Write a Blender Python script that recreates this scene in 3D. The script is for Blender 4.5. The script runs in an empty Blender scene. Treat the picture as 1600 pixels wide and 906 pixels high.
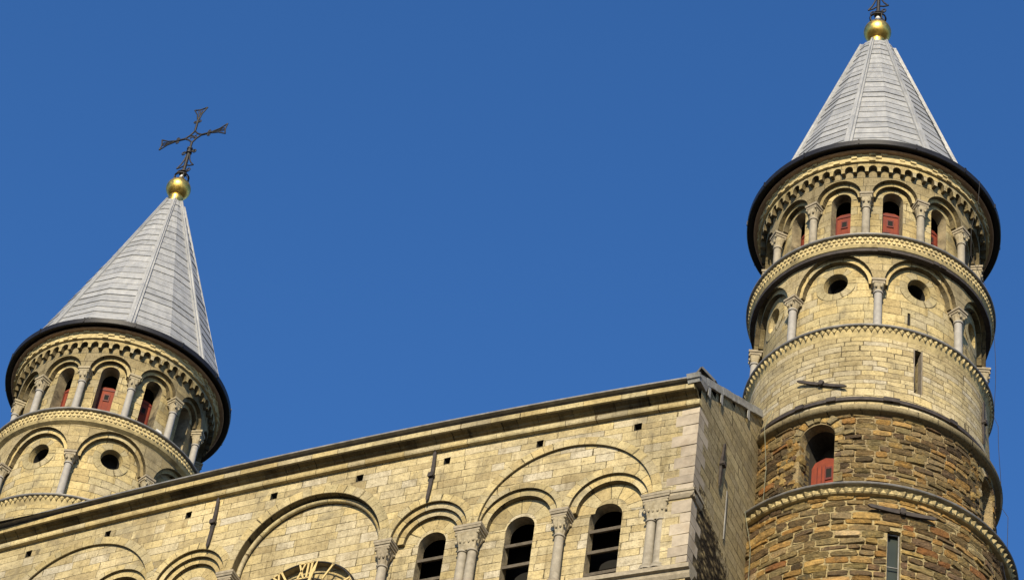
import bpy, bmesh, math, random
from math import sin, cos, pi, radians as R_, sqrt, atan2, hypot
from mathutils import Vector, Matrix
from mathutils.geometry import delaunay_2d_cdt
random.seed(7)
S = bpy.context.scene
C = S.collection

# ------------------------------------------------------------------ camera, sky, sun, exposure
cam = bpy.data.cameras.new('camera'); co = bpy.data.objects.new('camera', cam); C.objects.link(co); S.camera = co
cam.sensor_width = 36; cam.lens = 4443.86 / 1600 * 36; cam.clip_start = 1; cam.clip_end = 20000
rot = Matrix(((0.91554, 0.20206, 0.34779), (0.3864, -0.68199, -0.62096), (0.11172, 0.7029, -0.70246)))
co.matrix_world = Matrix.Translation((25.648, -38.703, 1.6)) @ rot.to_4x4()
SUN_EL, SUN_AZ = 25.0, 15.5            # azimuth measured from the facade's outward normal towards +x
sd = Vector((sin(R_(SUN_AZ)) * cos(R_(SUN_EL)), -cos(R_(SUN_AZ)) * cos(R_(SUN_EL)), sin(R_(SUN_EL))))
W = bpy.data.worlds.new('World'); S.world = W; W.use_nodes = True
wn = W.node_tree.nodes; bg = wn['Background']
sky = wn.new('ShaderNodeTexSky'); sky.sky_type = 'NISHITA'; sky.sun_disc = False
sky.sun_elevation = R_(SUN_EL); sky.sun_rotation = atan2(sd.x, sd.y)
sky.air_density = 1.0; sky.dust_density = 0.25; sky.ozone_density = 5.0; sky.altitude = 50
hs = wn.new('ShaderNodeHueSaturation'); hs.inputs['Saturation'].default_value = 1.165; hs.inputs['Hue'].default_value = 0.506
W.node_tree.links.new(sky.outputs[0], hs.inputs['Color']); W.node_tree.links.new(hs.outputs[0], bg.inputs[0]); bg.inputs[1].default_value = 0.122
sl = bpy.data.lights.new('sun', 'SUN'); so = bpy.data.objects.new('sun', sl); C.objects.link(so)
sl.energy = 5.0; sl.angle = R_(0.53); sl.color = (1.0, 0.865, 0.62)
so.rotation_euler = sd.to_track_quat('Z', 'Y').to_euler(); so.location = (20, -60, 60)
S.view_settings.view_transform = 'Standard'; S.view_settings.look = 'None'
S.view_settings.exposure = 0.58; S.view_settings.gamma = 1.0; S.view_settings.use_curve_mapping = False

# ------------------------------------------------------------------ node helpers
class NT:
    def __init__(s, name):
        s.m = bpy.data.materials.new(name); s.m.use_nodes = True
        s.t = s.m.node_tree; s.n = s.t.nodes; s.p = s.n['Principled BSDF']; s.l = s.t.links
    def put(s, sock, v):
        if v is None: return
        if hasattr(v, 'is_linked'): s.l.new(v, sock)
        elif isinstance(v, (tuple, list)): sock.default_value = tuple(v) + ((1,) if len(v) == 3 and sock.type == 'RGBA' else ())
        else: sock.default_value = v
    def math(s, op, a, b=None, c=None, clamp=False):
        n = s.n.new('ShaderNodeMath'); n.operation = op; n.use_clamp = clamp
        for i, v in enumerate((a, b, c)):
            if v is not None: s.put(n.inputs[i], v)
        return n.outputs[0]
    def comb(s, x, y, z=0.0):
        n = s.n.new('ShaderNodeCombineXYZ')
        for i, v in enumerate((x, y, z)): s.put(n.inputs[i], v)
        return n.outputs[0]
    def noise(s, vec, scale, detail=3, rough=.55, dist=0, col=False):
        n = s.n.new('ShaderNodeTexNoise'); s.put(n.inputs['Vector'], vec)
        n.inputs['Scale'].default_value = scale; n.inputs['Detail'].default_value = detail
        n.inputs['Roughness'].default_value = rough; n.inputs['Distortion'].default_value = dist
        return n.outputs[1 if col else 0]
    def ramp(s, f, stops, interp='LINEAR'):
        n = s.n.new('ShaderNodeValToRGB'); s.put(n.inputs[0], f); e = n.color_ramp.elements; n.color_ramp.interpolation = interp
        while len(e) < len(stops): e.new(0.5)
        for i, (p, c) in enumerate(stops): e[i].position = p; e[i].color = (tuple(c) if isinstance(c, (tuple, list)) else (c, c, c)) + (1,)
        return n.outputs[0]
    def mix(s, f, a, b, mode='MIX'):
        n = s.n.new('ShaderNodeMix'); n.data_type = 'RGBA'; n.blend_type = mode
        s.put(n.inputs[0], f); s.put(n.inputs[6], a); s.put(n.inputs[7], b); return n.outputs[2]
    def mrange(s, v, a, b, c=0.0, d=1.0, smooth=True):
        n = s.n.new('ShaderNodeMapRange'); n.interpolation_type = 'SMOOTHSTEP' if smooth else 'LINEAR'
        s.put(n.inputs[0], v)
        for i, q in enumerate((a, b, c, d)): n.inputs[1 + i].default_value = q
        return n.outputs[0]
    def bump(s, h, strength, dist):
        n = s.n.new('ShaderNodeBump'); n.inputs['Strength'].default_value = strength; n.inputs['Distance'].default_value = dist
        s.put(n.inputs['Height'], h); return n.outputs[0]
    def uv(s):
        n = s.n.new('ShaderNodeUVMap'); n.uv_map = 'UVMap'; return n.outputs[0]
    def obj(s):
        return s.n.new('ShaderNodeTexCoord').outputs['Object']
    def sep(s, v):
        n = s.n.new('ShaderNodeSeparateXYZ'); s.put(n.inputs[0], v); return n.outputs
    def white(s, v):
        n = s.n.new('ShaderNodeTexWhiteNoise'); n.noise_dimensions = '2D'; s.put(n.inputs['Vector'], v); return n.outputs
    def fin(s, col, rough=.85, normal=None, metal=0, spec=.25):
        s.put(s.p.inputs['Base Color'], col); s.put(s.p.inputs['Roughness'], rough); s.put(s.p.inputs['Metallic'], metal)
        s.put(s.p.inputs['Specular IOR Level'], spec)
        if normal is not None: s.put(s.p.inputs['Normal'], normal)
        return s.m

def masonry(name, h, L, mw, pal, mortar, stain=.45, stainc=(.10, .08, .045), warp=.05, bumpd=.012, grime=.35, moss=None):
    k = NT(name); uv = k.uv(); x, y, _ = k.sep(uv)
    w = k.noise(uv, 1.7, 2); w2 = k.noise(k.comb(y, 3.1), 1.9, 1)
    v = k.math('ADD', k.math('MULTIPLY', k.math('SUBTRACT', w, .5), mw * 3), k.math('ADD', y, k.math('MULTIPLY', w2, warp * 5)))
    v = k.math('DIVIDE', v, h); row = k.math('FLOOR', v); fv = k.math('FRACT', v)
    r = k.white(k.comb(row, 7.3))[0]; r2 = k.white(k.comb(row, 91.7))[0]
    u = k.math('DIVIDE', k.math('MULTIPLY', x, k.math('ADD', .7, k.math('MULTIPLY', r, .6))), L)
    u = k.math('ADD', u, k.math('MULTIPLY', r2, 37.0))
    u = k.math('ADD', u, k.math('MULTIPLY', k.noise(k.comb(k.math('MULTIPLY', u, .9), k.math('MULTIPLY', row, 5.3)), 1.0, 0), 1.5))
    colm = k.math('FLOOR', u); fu = k.math('FRACT', u)
    idv = k.comb(colm, row); wn_ = k.white(idv); rnd = wn_[0]
    rnd2 = k.white(k.comb(k.math('ADD', colm, 41.5), k.math('ADD', row, 13.5)))[0]
    du = k.math('MULTIPLY', k.math('SUBTRACT', .5, k.math('ABSOLUTE', k.math('SUBTRACT', fu, .5))), L)
    dv = k.math('MULTIPLY', k.math('SUBTRACT', .5, k.math('ABSOLUTE', k.math('SUBTRACT', fv, .5))), h)
    d = k.math('MINIMUM', du, dv)
    fine = k.noise(uv, 26, 5, .65)
    d = k.math('ADD', d, k.math('ADD', k.math('MULTIPLY', k.math('SUBTRACT', fine, .5), mw * 1.6), k.math('MULTIPLY', k.math('SUBTRACT', k.noise(uv, 9, 3, .6), .52), mw * 3.2)))
    m = k.mrange(d, mw * .35, mw)                                   # 0 in joints, 1 on stones
    stone = k.ramp(rnd, pal)
    n = len(pal)
    stone = k.mix(1.0, stone, k.ramp(k.noise(uv, 7, 4, .6), [(.25, (.68, .66, .62)), (.5, (.98, .98, .97)), (.78, (1.18, 1.17, 1.14))]), 'MULTIPLY')
    stone = k.mix(1.0, stone, k.ramp(fine, [(.28, .62), (.5, .98), (.72, 1.16)]), 'MULTIPLY')
    jn = k.ramp(k.noise(uv, 1.3, 3), [(.42, tuple(c * .35 for c in mortar)), (.6, mortar)])
    col = k.mix(m, jn, stone)
    st = k.noise(k.comb(k.math('MULTIPLY', x, 1.0), k.math('MULTIPLY', y, .55)), .75, 5, .62, .4)
    col = k.mix(k.math('MULTIPLY', k.mrange(st, .47, .72), stain), col, k.mix(1.0, col, stainc, 'MULTIPLY') if False else stainc)
    gr = k.noise(k.comb(k.math('MULTIPLY', x, 3.2), k.math('MULTIPLY', y, .7)), 2.2, 4, .6)
    col = k.mix(k.math('MULTIPLY', k.mrange(gr, .52, .75), grime), col, k.mix(1.0, col, (.40, .36, .28), 'MULTIPLY'))
    if moss is not None:
        a = k.n.new('ShaderNodeAttribute'); a.attribute_name = 'wear'
        f = k.mrange(k.math('ADD', a.outputs['Fac'], k.math('MULTIPLY', k.math('SUBTRACT', k.noise(uv, 3.2, 6, .75), .5), 2.2)), .40, .60)
        vo = k.n.new('ShaderNodeTexVoronoi'); vo.inputs['Scale'].default_value = 4.2; k.put(vo.inputs['Vector'], k.comb(k.math('ADD', x, k.math('MULTIPLY', k.noise(uv, 6, 3), .12)), k.math('MULTIPLY', y, 1.9)))
        rb = k.math('SUBTRACT', k.math('ADD', .72, k.math('MULTIPLY', k.math('SUBTRACT', k.noise(uv, 9, 5, .7), .5), .7)), k.math('MULTIPLY', vo.outputs['Distance'], .62))
        col = k.mix(f, col, k.ramp(rb, [(.36, (.014, .010, .006)), (.5, (.085, .065, .035)), (.64, (.24, .19, .10))]))
    big = k.noise(uv, .33, 4, .6)
    col = k.mix(1.0, col, k.ramp(big, [(.34, (.66, .65, .63)), (.5, (.97, .96, .94)), (.66, (1.12, 1.10, 1.06))]), 'MULTIPLY')
    pt = k.noise(uv, 1.15, 6, .68, .8)
    col = k.mix(k.math('MULTIPLY', k.mrange(pt, .51, .66), grime), col, k.mix(k.noise(uv, 11, 4, .7), (.20, .175, .125), (.085, .07, .042)))
    sk = k.noise(k.comb(k.math('MULTIPLY', x, 6.0), k.math('MULTIPLY', y, .45)), 1.5, 5, .65)
    col = k.mix(k.math('MULTIPLY', k.math('MULTIPLY', k.mrange(sk, .54, .70), k.mrange(k.noise(uv, .8, 3), .45, .62)), grime), col, k.mix(1.0, col, (.34, .31, .25), 'MULTIPLY'))
    pit = k.mrange(k.noise(uv, 17, 3, .6), .62, .70)
    col = k.mix(k.math('MULTIPLY', pit, .5), col, (.09, .07, .04))
    hgt = k.math('ADD', k.math('MULTIPLY', m, .7), k.math('ADD', k.math('MULTIPLY', fine, .45), k.math('MULTIPLY', rnd2, .5)))
    hgt = k.math('SUBTRACT', hgt, k.math('MULTIPLY', pit, .4))
    if moss is not None: hgt = k.math('ADD', hgt, k.math('MULTIPLY', k.math('MULTIPLY', rb, f), 6.0))
    return k.fin(col, .9, k.bump(hgt, .9, bumpd), spec=.15)

def plain(name, col, rough=.6, metal=0, var=.25, bumpd=.004, scale=9, spec=.3, coat=None):
    k = NT(name); o = k.obj(); f = k.noise(o, scale, 5, .62)
    lo = tuple(c * (1 - var) for c in col); hi = tuple(min(1, c * (1 + var)) for c in col)
    c = k.ramp(f, [(.3, lo), (.7, hi)])
    if coat: c = k.mix(k.mrange(k.noise(o, scale * .35, 5, .65), .5, .68), c, coat)
    return k.fin(c, rough, k.bump(k.noise(o, scale * 4, 4), .6, bumpd), metal, spec)

PAL = [(0, (.31, .25, .14)), (.2, (.38, .315, .18)), (.4, (.44, .37, .22)), (.55, (.40, .345, .23)), (.7, (.40, .36, .28)), (.85, (.45, .365, .19)), (1, (.35, .30, .19))]
PALT = [(0, (.33, .26, .135)), (.25, (.40, .32, .16)), (.5, (.45, .365, .19)), (.7, (.38, .325, .19)), (.88, (.34, .295, .20)), (1, (.44, .37, .21))]
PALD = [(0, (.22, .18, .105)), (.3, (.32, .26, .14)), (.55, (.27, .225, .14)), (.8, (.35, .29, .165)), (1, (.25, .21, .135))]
MORT = (.36, .30, .18)
M = {}
M['ashlar'] = masonry('facade_ashlar', .205, .54, .008, PAL, (.25, .205, .12), .75, (.17, .135, .075), bumpd=.016, grime=.55)
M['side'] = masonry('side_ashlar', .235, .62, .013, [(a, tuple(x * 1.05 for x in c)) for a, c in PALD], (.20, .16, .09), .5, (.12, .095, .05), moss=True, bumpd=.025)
M['voussoir'] = masonry('voussoir_stone', .9, .30, .008, [(a, tuple(x * .75 + y * .22 for x, y in zip(c, (.40, .335, .19)))) for a, c in PALT], (.17, .14, .08), .35, (.20, .16, .09), warp=0)
M['mould'] = masonry('moulded_stone', 1.4, .62, .008, PALT, (.16, .12, .065), .7, (.12, .09, .045), warp=0, grime=.5)
M['cornice'] = masonry('cornice_stone', 1.6, .80, .008, PALT, (.12, .09, .05), .5, (.15, .12, .065), warp=0)
M['crust_shade'] = masonry('crusted_shaded_stone', 1.2, .45, .010, [(0, (.10, .08, .045)), (.5, (.16, .13, .07)), (1, (.12, .095, .055))], (.06, .05, .03), .95, (.018, .014, .009), warp=0, bumpd=.03, grime=.5)  # black crust patches, plus shade painted in under arches, corbels and cornice
M['roll'] = masonry('roll_stone', 1.4, .75, .012, [(0, (.17, .14, .085)), (.5, (.24, .20, .12)), (1, (.20, .17, .11))], (.10, .08, .05), .5, (.10, .085, .05), warp=0, bumpd=.02)
M['tower'] = masonry('tower_ashlar', .22, .46, .008, PALT, (.27, .22, .125), .6, (.16, .13, .075), bumpd=.018, grime=.6)
M['drum'] = masonry('drum_ashlar', .15, .40, .010, PAL, (.25, .20, .115), .45, (.19, .155, .085), bumpd=.022, grime=.5)
M['spandrel'] = masonry('spandrel_stone', .26, .46, .008, PALD, (.24, .20, .12), .6, (.13, .11, .068), grime=.6, bumpd=.016)
M['brownwall'] = masonry('brown_rubble_wall', .18, .40, .03, [(0, (.12, .09, .06)), (.4, (.25, .2, .11)), (.7, (.3, .19, .08)), (1, (.18, .14, .1))], MORT, .3)
M['column'] = plain('column_stone', (.26, .23, .18), .75, var=.2, scale=7, coat=(.19, .165, .125))
M['greycol'] = plain('grey_column_stone', (.27, .255, .235), .7, var=.14, scale=9)
M['capital'] = plain('capital_stone', (.28, .24, .165), .85, var=.3, scale=14, bumpd=.012, coat=(.22, .18, .11))
M['darkcap'] = plain('dark_capital_stone', (.22, .185, .13), .85, var=.35, scale=14, bumpd=.012)
M['abacus'] = plain('abacus_stone', (.24, .205, .15), .85, var=.25, scale=10, bumpd=.006)
def vary(m, lo, hi):
    t = m.node_tree; p = t.nodes['Principled BSDF']; src = p.inputs['Base Color'].links[0].from_socket
    oi = t.nodes.new('ShaderNodeObjectInfo'); r = t.nodes.new('ShaderNodeValToRGB'); r.color_ramp.elements[0].color = (*lo, 1); r.color_ramp.elements[1].color = (*hi, 1)
    mx = t.nodes.new('ShaderNodeMix'); mx.data_type = 'RGBA'; mx.blend_type = 'MULTIPLY'; mx.inputs[0].default_value = 1
    t.links.new(oi.outputs['Random'], r.inputs[0]); t.links.new(src, mx.inputs[6]); t.links.new(r.outputs[0], mx.inputs[7]); t.links.new(mx.outputs[2], p.inputs['Base Color']); return m
M['quoin'] = plain('quoin_stone', (.34, .30, .245), .85, var=.2, scale=5, bumpd=.008, coat=(.28, .235, .18))
vary(M['quoin'], (.66, .63, .60), (1.08, 1.04, .98))
M['bead'] = plain('carved_stone', (.42, .34, .175), .9, var=.3, scale=6, bumpd=.01, coat=(.22, .175, .095))
M['iron'] = plain('black_iron', (.022, .020, .019), .55, .3, .4, spec=.4)
M['rustiron'] = plain('wall_iron', (.040, .033, .030), .7, .2, .4, spec=.3)
M['gutter'] = plain('black_gutter', (.012, .011, .011), .45, .2, .3, spec=.4)
M['leadlip'] = plain('dull_lead', (.17, .165, .16), .6, .25, .35, scale=5, spec=.4)
M['verge'] = plain('verge_lead', (.25, .25, .245), .55, .15, .35, scale=5, bumpd=.012)
M['tan'] = plain('tan_pipe', (.30, .20, .125), .6, 0, .2)
M['wood'] = plain('weathered_wood', (.16, .135, .105), .85, 0, .35, scale=5, bumpd=.01)
M['red'] = plain('red_door_paint', (.165, .028, .011), .75, 0, .22, scale=6, coat=(.125, .024, .015))
M['reddark'] = plain('dark_red_frame', (.10, .015, .011), .6, 0, .2)
M['dark'] = plain('black_void', (.008, .008, .008), .9, 0, .2)
M['reveal'] = plain('weathered_shaded_reveal', (.20, .165, .105), .95, 0, .4, scale=4, bumpd=.02, coat=(.05, .042, .03))  # weathered stone with the shade inside the openings painted in
M['socket'] = plain('shaded_socket', (.035, .032, .026), .95, 0, .3)  # near-black colour stands for shade inside putlog holes and door recesses
M['slate'] = plain('roof_slate', (.06, .06, .062), .6, 0, .3)
M['inner'] = plain('inner_wall', (.12, .10, .07), .95, 0, .3, scale=3)
M['white'] = plain('white_metal', (.62, .61, .58), .5, .2, .1)
M['cable'] = plain('pale_cable', (.15, .155, .11), .6, 0, .1)
M['goldleaf'] = plain('gold_leaf_paint', (.52, .39, .16), .5, .2, .15, spec=.5)
k = NT('gilding'); o = k.obj()
M['gold'] = k.fin(k.ramp(k.noise(o, 3.5, 5, .65), [(.3, (.52, .34, .07)), (.7, (.74, .53, .16))]), k.ramp(k.noise(o, 11, 4), [(.3, .30), (.7, .50)]), k.bump(k.noise(o, 40, 3), .35, .006), 1.0)
k = NT('lead_sheet'); uv = k.uv(); x, y, _ = k.sep(uv)
st = k.noise(k.comb(k.math('MULTIPLY', x, 5.0), k.math('MULTIPLY', y, .8)), 2.4, 5, .6)
c = k.ramp(st, [(.28, (.165, .17, .18)), (.5, (.275, .28, .288)), (.75, (.375, .375, .372))])
c = k.mix(k.math('MULTIPLY', k.mrange(k.noise(uv, 2.2, 5, .65), .46, .66), .5), c, (.18, .185, .19))
c = k.mix(.35, c, k.ramp(k.white(k.comb(k.math('FLOOR', k.math('DIVIDE', x, 1.0)), k.math('FLOOR', k.math('DIVIDE', y, .44))))[0], [(0, (.21, .215, .225)), (1, (.38, .38, .377))]))
M['lead'] = k.fin(c, k.ramp(k.noise(uv, 8, 4), [(.3, .42), (.7, .62)]), k.bump(k.noise(k.comb(k.math('MULTIPLY', x, 2.0), k.math('MULTIPLY', y, 5.0)), 1.6, 5, .55), .8, .05), .12, .4)
k = NT('rubble_stone'); a = k.n.new('ShaderNodeAttribute'); a.attribute_name = 'col'; o = k.obj()
c = k.mix(1.0, a.outputs['Color'], k.ramp(k.noise(o, 9, 5, .68, .5), [(.25, (.42, .40, .36)), (.5, (1, .98, .94)), (.75, (1.6, 1.46, 1.16))]), 'MULTIPLY')
c = k.mix(k.math('MULTIPLY', k.mrange(k.noise(o, 3.1, 4, .6), .52, .7), .45), c, (.10, .085, .05))
c = k.mix(k.math('MULTIPLY', k.mrange(k.noise(o, 5.3, 5, .7), .57, .70), .35), c, (.30, .19, .06))
M['rubble'] = k.fin(c, .9, k.bump(k.math('ADD', k.noise(o, 13, 6, .75), k.math('MULTIPLY', k.noise(o, 45, 3), .35)), 1.0, .06), spec=.15)
k = NT('plaza_stone'); o = k.obj()
M['ground'] = k.fin(k.ramp(k.noise(o, .7, 6), [(.3, (.045, .042, .038)), (.7, (.075, .068, .06))]), .9)  # darkened to stand for a square lying in shadow
k = NT('window_glass')
M['glass'] = k.fin(k.ramp(k.noise(k.obj(), .8, 2), [(.3, (.012, .018, .015)), (.7, (.026, .034, .028))]), .35, spec=.25)

# ------------------------------------------------------------------ mesh helpers
class MB:
    def __init__(s): s.v = []; s.f = []; s.uv = []; s.col = []; s.sm = []; s.wear = {}
    def add(s, pts, uvs=None, col=(1, 1, 1), smooth=False):
        i = len(s.v); s.v += [tuple(p) for p in pts]; s.f.append(tuple(range(i, i + len(pts))))
        if uvs is None: uvs = s.auto(pts)
        s.uv += list(uvs); s.col += [col] * len(pts); s.sm.append(smooth)
    def auto(s, pts):
        a, b, c = Vector(pts[0]), Vector(pts[1]), Vector(pts[2]); n = (b - a).cross(c - a)
        n = [abs(q) for q in n]
        if n[1] >= n[0] and n[1] >= n[2]: return [(p[0], p[2]) for p in pts]
        if n[0] >= n[2]: return [(p[1], p[2]) for p in pts]
        return [(p[0], p[1]) for p in pts]
    def grid(s, rows, uvf=None, closed=False, smooth=True, col=(1, 1, 1)):
        """rows: list of equal-length point lists -> shared vertices"""
        i0 = len(s.v); n = len(rows[0])
        for r in rows: s.v += [tuple(p) for p in r]
        for j in range(len(rows) - 1):
            for i in range(n if closed else n - 1):
                i2 = (i + 1) % n
                s.f.append((i0 + j * n + i, i0 + j * n + i2, i0 + (j + 1) * n + i2, i0 + (j + 1) * n + i))
                if uvf: s.uv += [uvf(i, j), uvf(i + 1, j), uvf(i + 1, j + 1), uvf(i, j + 1)]
                else: s.uv += [(i, j), (i + 1, j), (i + 1, j + 1), (i, j + 1)]
                s.col += [col] * 4; s.sm.append(smooth)
    def lathe(s, prof, cx=0, cy=0, n=96, smooth=False, a0=-pi, a1=pi):
        """prof: (r, z) from bottom to top; normals outward; sharp between profile segments"""
        L = 0; full = abs(a1 - a0 - 2 * pi) < 1e-6
        for (r0, z0), (r1, z1) in zip(prof, prof[1:]):
            d = hypot(r1 - r0, z1 - z0); rr = (r0 + r1) / 2
            rows = [[(cx + r * sin(a0 + (a1 - a0) * i / n), cy - r * cos(a0 + (a1 - a0) * i / n), z) for i in range(n + 1)] for r, z in ((r0, z0), (r1, z1))]
            s.grid(rows, lambda i, j: ((a0 + (a1 - a0) * i / n) * max(rr, .2), z0 if abs(z1 - z0) > abs(r1 - r0) and j == 0 else (z1 if abs(z1 - z0) > abs(r1 - r0) else L + j * d)), smooth=True)
            L += d
    def box(s, c, sx, sy, sz, ax=None, col=(1, 1, 1), taper=1.0):
        """half sizes; ax = 3 axis vectors; taper scales the top (+z) face"""
        c = Vector(c); X, Y, Z = [Vector(q) for q in (ax or ((1, 0, 0), (0, 1, 0), (0, 0, 1)))]
        P = {}
        for i in (-1, 1):
            for j in (-1, 1):
                for k_ in (-1, 1):
                    t = taper if k_ > 0 else 1
                    P[i, j, k_] = c + X * (sx * i * t) + Y * (sy * j * t) + Z * (sz * k_)
        for q in (((-1, -1, -1), (1, -1, -1), (1, -1, 1), (-1, -1, 1)), ((1, 1, -1), (-1, 1, -1), (-1, 1, 1), (1, 1, 1)), ((-1, 1, -1), (-1, -1, -1), (-1, -1, 1), (-1, 1, 1)),
                  ((1, -1, -1), (1, 1, -1), (1, 1, 1), (1, -1, 1)), ((-1, -1, 1), (1, -1, 1), (1, 1, 1), (-1, 1, 1)), ((-1, 1, -1), (1, 1, -1), (1, -1, -1), (-1, -1, -1))):
            s.add([P[a] for a in q], col=col)
    def tube(s, pts, r, n=8, closed=False, flat=1.0, up=(0, 1, 0)):
        pts = [Vector(p) for p in pts]; rows = []; m = len(pts); rs = r if isinstance(r, (list, tuple)) else [r] * m
        for i, p in enumerate(pts):
            t = (pts[(i + 1) % m] - pts[i - 1]) if closed else (pts[min(i + 1, m - 1)] - pts[max(i - 1, 0)])
            t.normalize(); u = Vector(up); u = u - t * u.dot(t)
            if u.length < 1e-3: u = t.orthogonal()
            u.normalize(); w = t.cross(u)
            rows.append([p + (u * cos(2 * pi * j / n) * flat + w * sin(2 * pi * j / n)) * rs[i] for j in range(n)])
        if closed: rows.append(rows[0])
        s.grid(rows, closed=True)
        if not closed:
            s.add(rows[0]); s.add(rows[-1][::-1])
    def sphere(s, c, r, nu=24, nv=14, sz=1.0):
        rows = [[(c[0] + r * sin(pi * j / nv) * cos(2 * pi * i / nu), c[1] + r * sin(pi * j / nv) * sin(2 * pi * i / nu), c[2] - r * sz * cos(pi * j / nv)) for i in range(nu)] for j in range(nv + 1)]
        s.grid(rows, closed=True)
    def plate(s, outer, holes, mp, d0, d1, grid=None, walls=True, outer_walls=False, uvs=1.0, uvf=None, wear=None, wall_mb=None):
        """flat region `outer` minus `holes` in (u, v), placed by mp(u, v, depth); hole edges get walls d0 -> d1"""
        def dens(poly, st):
            o = []
            for a, b in zip(poly, poly[1:] + poly[:1]):
                n = max(1, int(math.ceil(max(abs(b[0] - a[0]) / st[0], abs(b[1] - a[1]) / st[1]))))
                o += [(a[0] + (b[0] - a[0]) * i / n, a[1] + (b[1] - a[1]) * i / n) for i in range(n)]
            return o
        st = grid or (1e9, 1e9)
        outer = dens(outer, st); holes = [dens(h, st) for h in holes]
        V = []; Ed = []
        for poly in [outer] + holes:
            b = len(V); V += poly; Ed += [(b + i, b + (i + 1) % len(poly)) for i in range(len(poly))]
        def inside(p, poly):
            r = False; x, y = p
            for (x0, y0), (x1, y1) in zip(poly, poly[1:] + poly[:1]):
                if (y0 > y) != (y1 > y) and x < (x1 - x0) * (y - y0) / (y1 - y0) + x0: r = not r
            return r
        bbs = [(min(p[0] for p in h), max(p[0] for p in h), min(p[1] for p in h), max(p[1] for p in h)) for h in holes]
        def inh(p):
            return any(b[0] <= p[0] <= b[1] and b[2] <= p[1] <= b[3] and inside(p, h) for h, b in zip(holes, bbs))
        if grid:
            us = [p[0] for p in outer]; vs = [p[1] for p in outer]; u0, u1, v0, v1 = min(us), max(us), min(vs), max(vs)
            nu = max(1, round((u1 - u0) / st[0])); nv = max(1, round((v1 - v0) / st[1]))
            for i in range(1, nu):
                for j in range(1, nv):
                    p = (u0 + (u1 - u0) * i / nu, v0 + (v1 - v0) * j / nv)
                    if inside(p, outer) and not inh(p): V.append(p)
        vo, _, fo, *_r = delaunay_2d_cdt([Vector(p) for p in V], Ed, [], 0, 1e-5)
        i0 = len(s.v); s.v += [tuple(mp(p[0], p[1], d0)) for p in vo]
        uvq = uvf or (lambda u, v: (u * uvs, v))
        if wear:
            for q, p in enumerate(vo): s.wear[i0 + q] = wear(p[0], p[1])
        for f in fo:
            c = (sum(vo[i][0] for i in f) / len(f), sum(vo[i][1] for i in f) / len(f))
            if not inside(c, outer) or inh(c): continue
            a, b, c_ = (vo[i] for i in f[:3])
            if (b[0] - a[0]) * (c_[1] - a[1]) - (b[1] - a[1]) * (c_[0] - a[0]) < 0: f = f[::-1]
            s.f.append(tuple(i0 + i for i in f)); s.uv += [uvq(vo[i][0], vo[i][1]) for i in f]; s.col += [(1, 1, 1)] * len(f); s.sm.append(True)
        def strip(poly, flip, wmb=None):
            L = 0; wmb = wmb or (wall_mb if not isinstance(wall_mb, list) else None) or s
            for a, b in zip(poly, poly[1:] + poly[:1]):
                dl = hypot((b[0] - a[0]) * uvs, b[1] - a[1])
                q = [mp(*a, d0), mp(*b, d0), mp(*b, d1), mp(*a, d1)]; w = [(L, 0), (L + dl, 0), (L + dl, abs(d1 - d0)), (L, abs(d1 - d0))]
                if flip: q = q[::-1]; w = w[::-1]
                wmb.add(q, w); L += dl
        def area(p): return sum(a[0] * b[1] - b[0] * a[1] for a, b in zip(p, p[1:] + p[:1]))
        if walls:
            for hi, h in enumerate(holes): strip(h, area(h) < 0, wall_mb[hi] if isinstance(wall_mb, list) else None)
        if outer_walls: strip(outer, area(outer) > 0)
    def build(s, name, m, parent=None, loc=None):
        me = bpy.data.meshes.new(name)
        me.from_pydata(s.v, [], s.f); me.update()
        l = me.uv_layers.new(name='UVMap')
        for i, q in enumerate(s.uv): l.data[i].uv = q
        if any(c != (1, 1, 1) for c in s.col):
            ca = me.color_attributes.new('col', 'FLOAT_COLOR', 'CORNER')
            for i, q in enumerate(s.col): ca.data[i].color = (*q, 1)
        if s.wear:
            wa = me.attributes.new('wear', 'FLOAT', 'POINT')
            for i, q in s.wear.items(): wa.data[i].value = q
        me.polygons.foreach_set('use_smooth', s.sm)
        me.materials.append(m)
        o = bpy.data.objects.new(name, me); C.objects.link(o)
        if parent is not None:
            o.parent = parent
            # vertices are given in world metres; keep them there
            o.matrix_parent_inverse = WM(parent).inverted()
        if loc is not None: o.location = loc
        return o
def WM(o):
    m = Matrix.LocRotScale(o.location, o.rotation_euler, o.scale)
    return (WM(o.parent) @ o.matrix_parent_inverse @ m) if o.parent else m
def thing(name, label, cat, loc=(0, 0, 0), group=None):
    o = bpy.data.objects.new(name, None); C.objects.link(o); o.location = loc; o.empty_display_size = .3
    o['label'] = label; o['category'] = cat
    if group: o['group'] = group
    return o
def tag(o, label, cat, group=None):
    o['label'] = label; o['category'] = cat
    if group: o['group'] = group
    return o
def copy_tree(o, parent=None, move=Matrix()):
    c = o.copy(); C.objects.link(c)
    if parent is not None: c.parent = parent
    c.matrix_parent_inverse = move @ o.matrix_parent_inverse if parent is None or True else o.matrix_parent_inverse
    for ch in list(o.children): copy_child(ch, c)
    return c
def copy_child(ch, parent):
    c = ch.copy(); C.objects.link(c); c.parent = parent; c.matrix_parent_inverse = ch.matrix_parent_inverse.copy()
    for g in list(ch.children): copy_child(g, c)
def place_copy(part, parent, mat):
    """copy a part (with its sub-parts), moved by world matrix `mat`"""
    c = part.copy(); C.objects.link(c); c.parent = parent
    c.matrix_parent_inverse = WM(parent).inverted() @ mat @ WM(part.parent) @ part.matrix_parent_inverse if part.parent else mat
    for g in list(part.children): copy_child(g, c)
    return c

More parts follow.
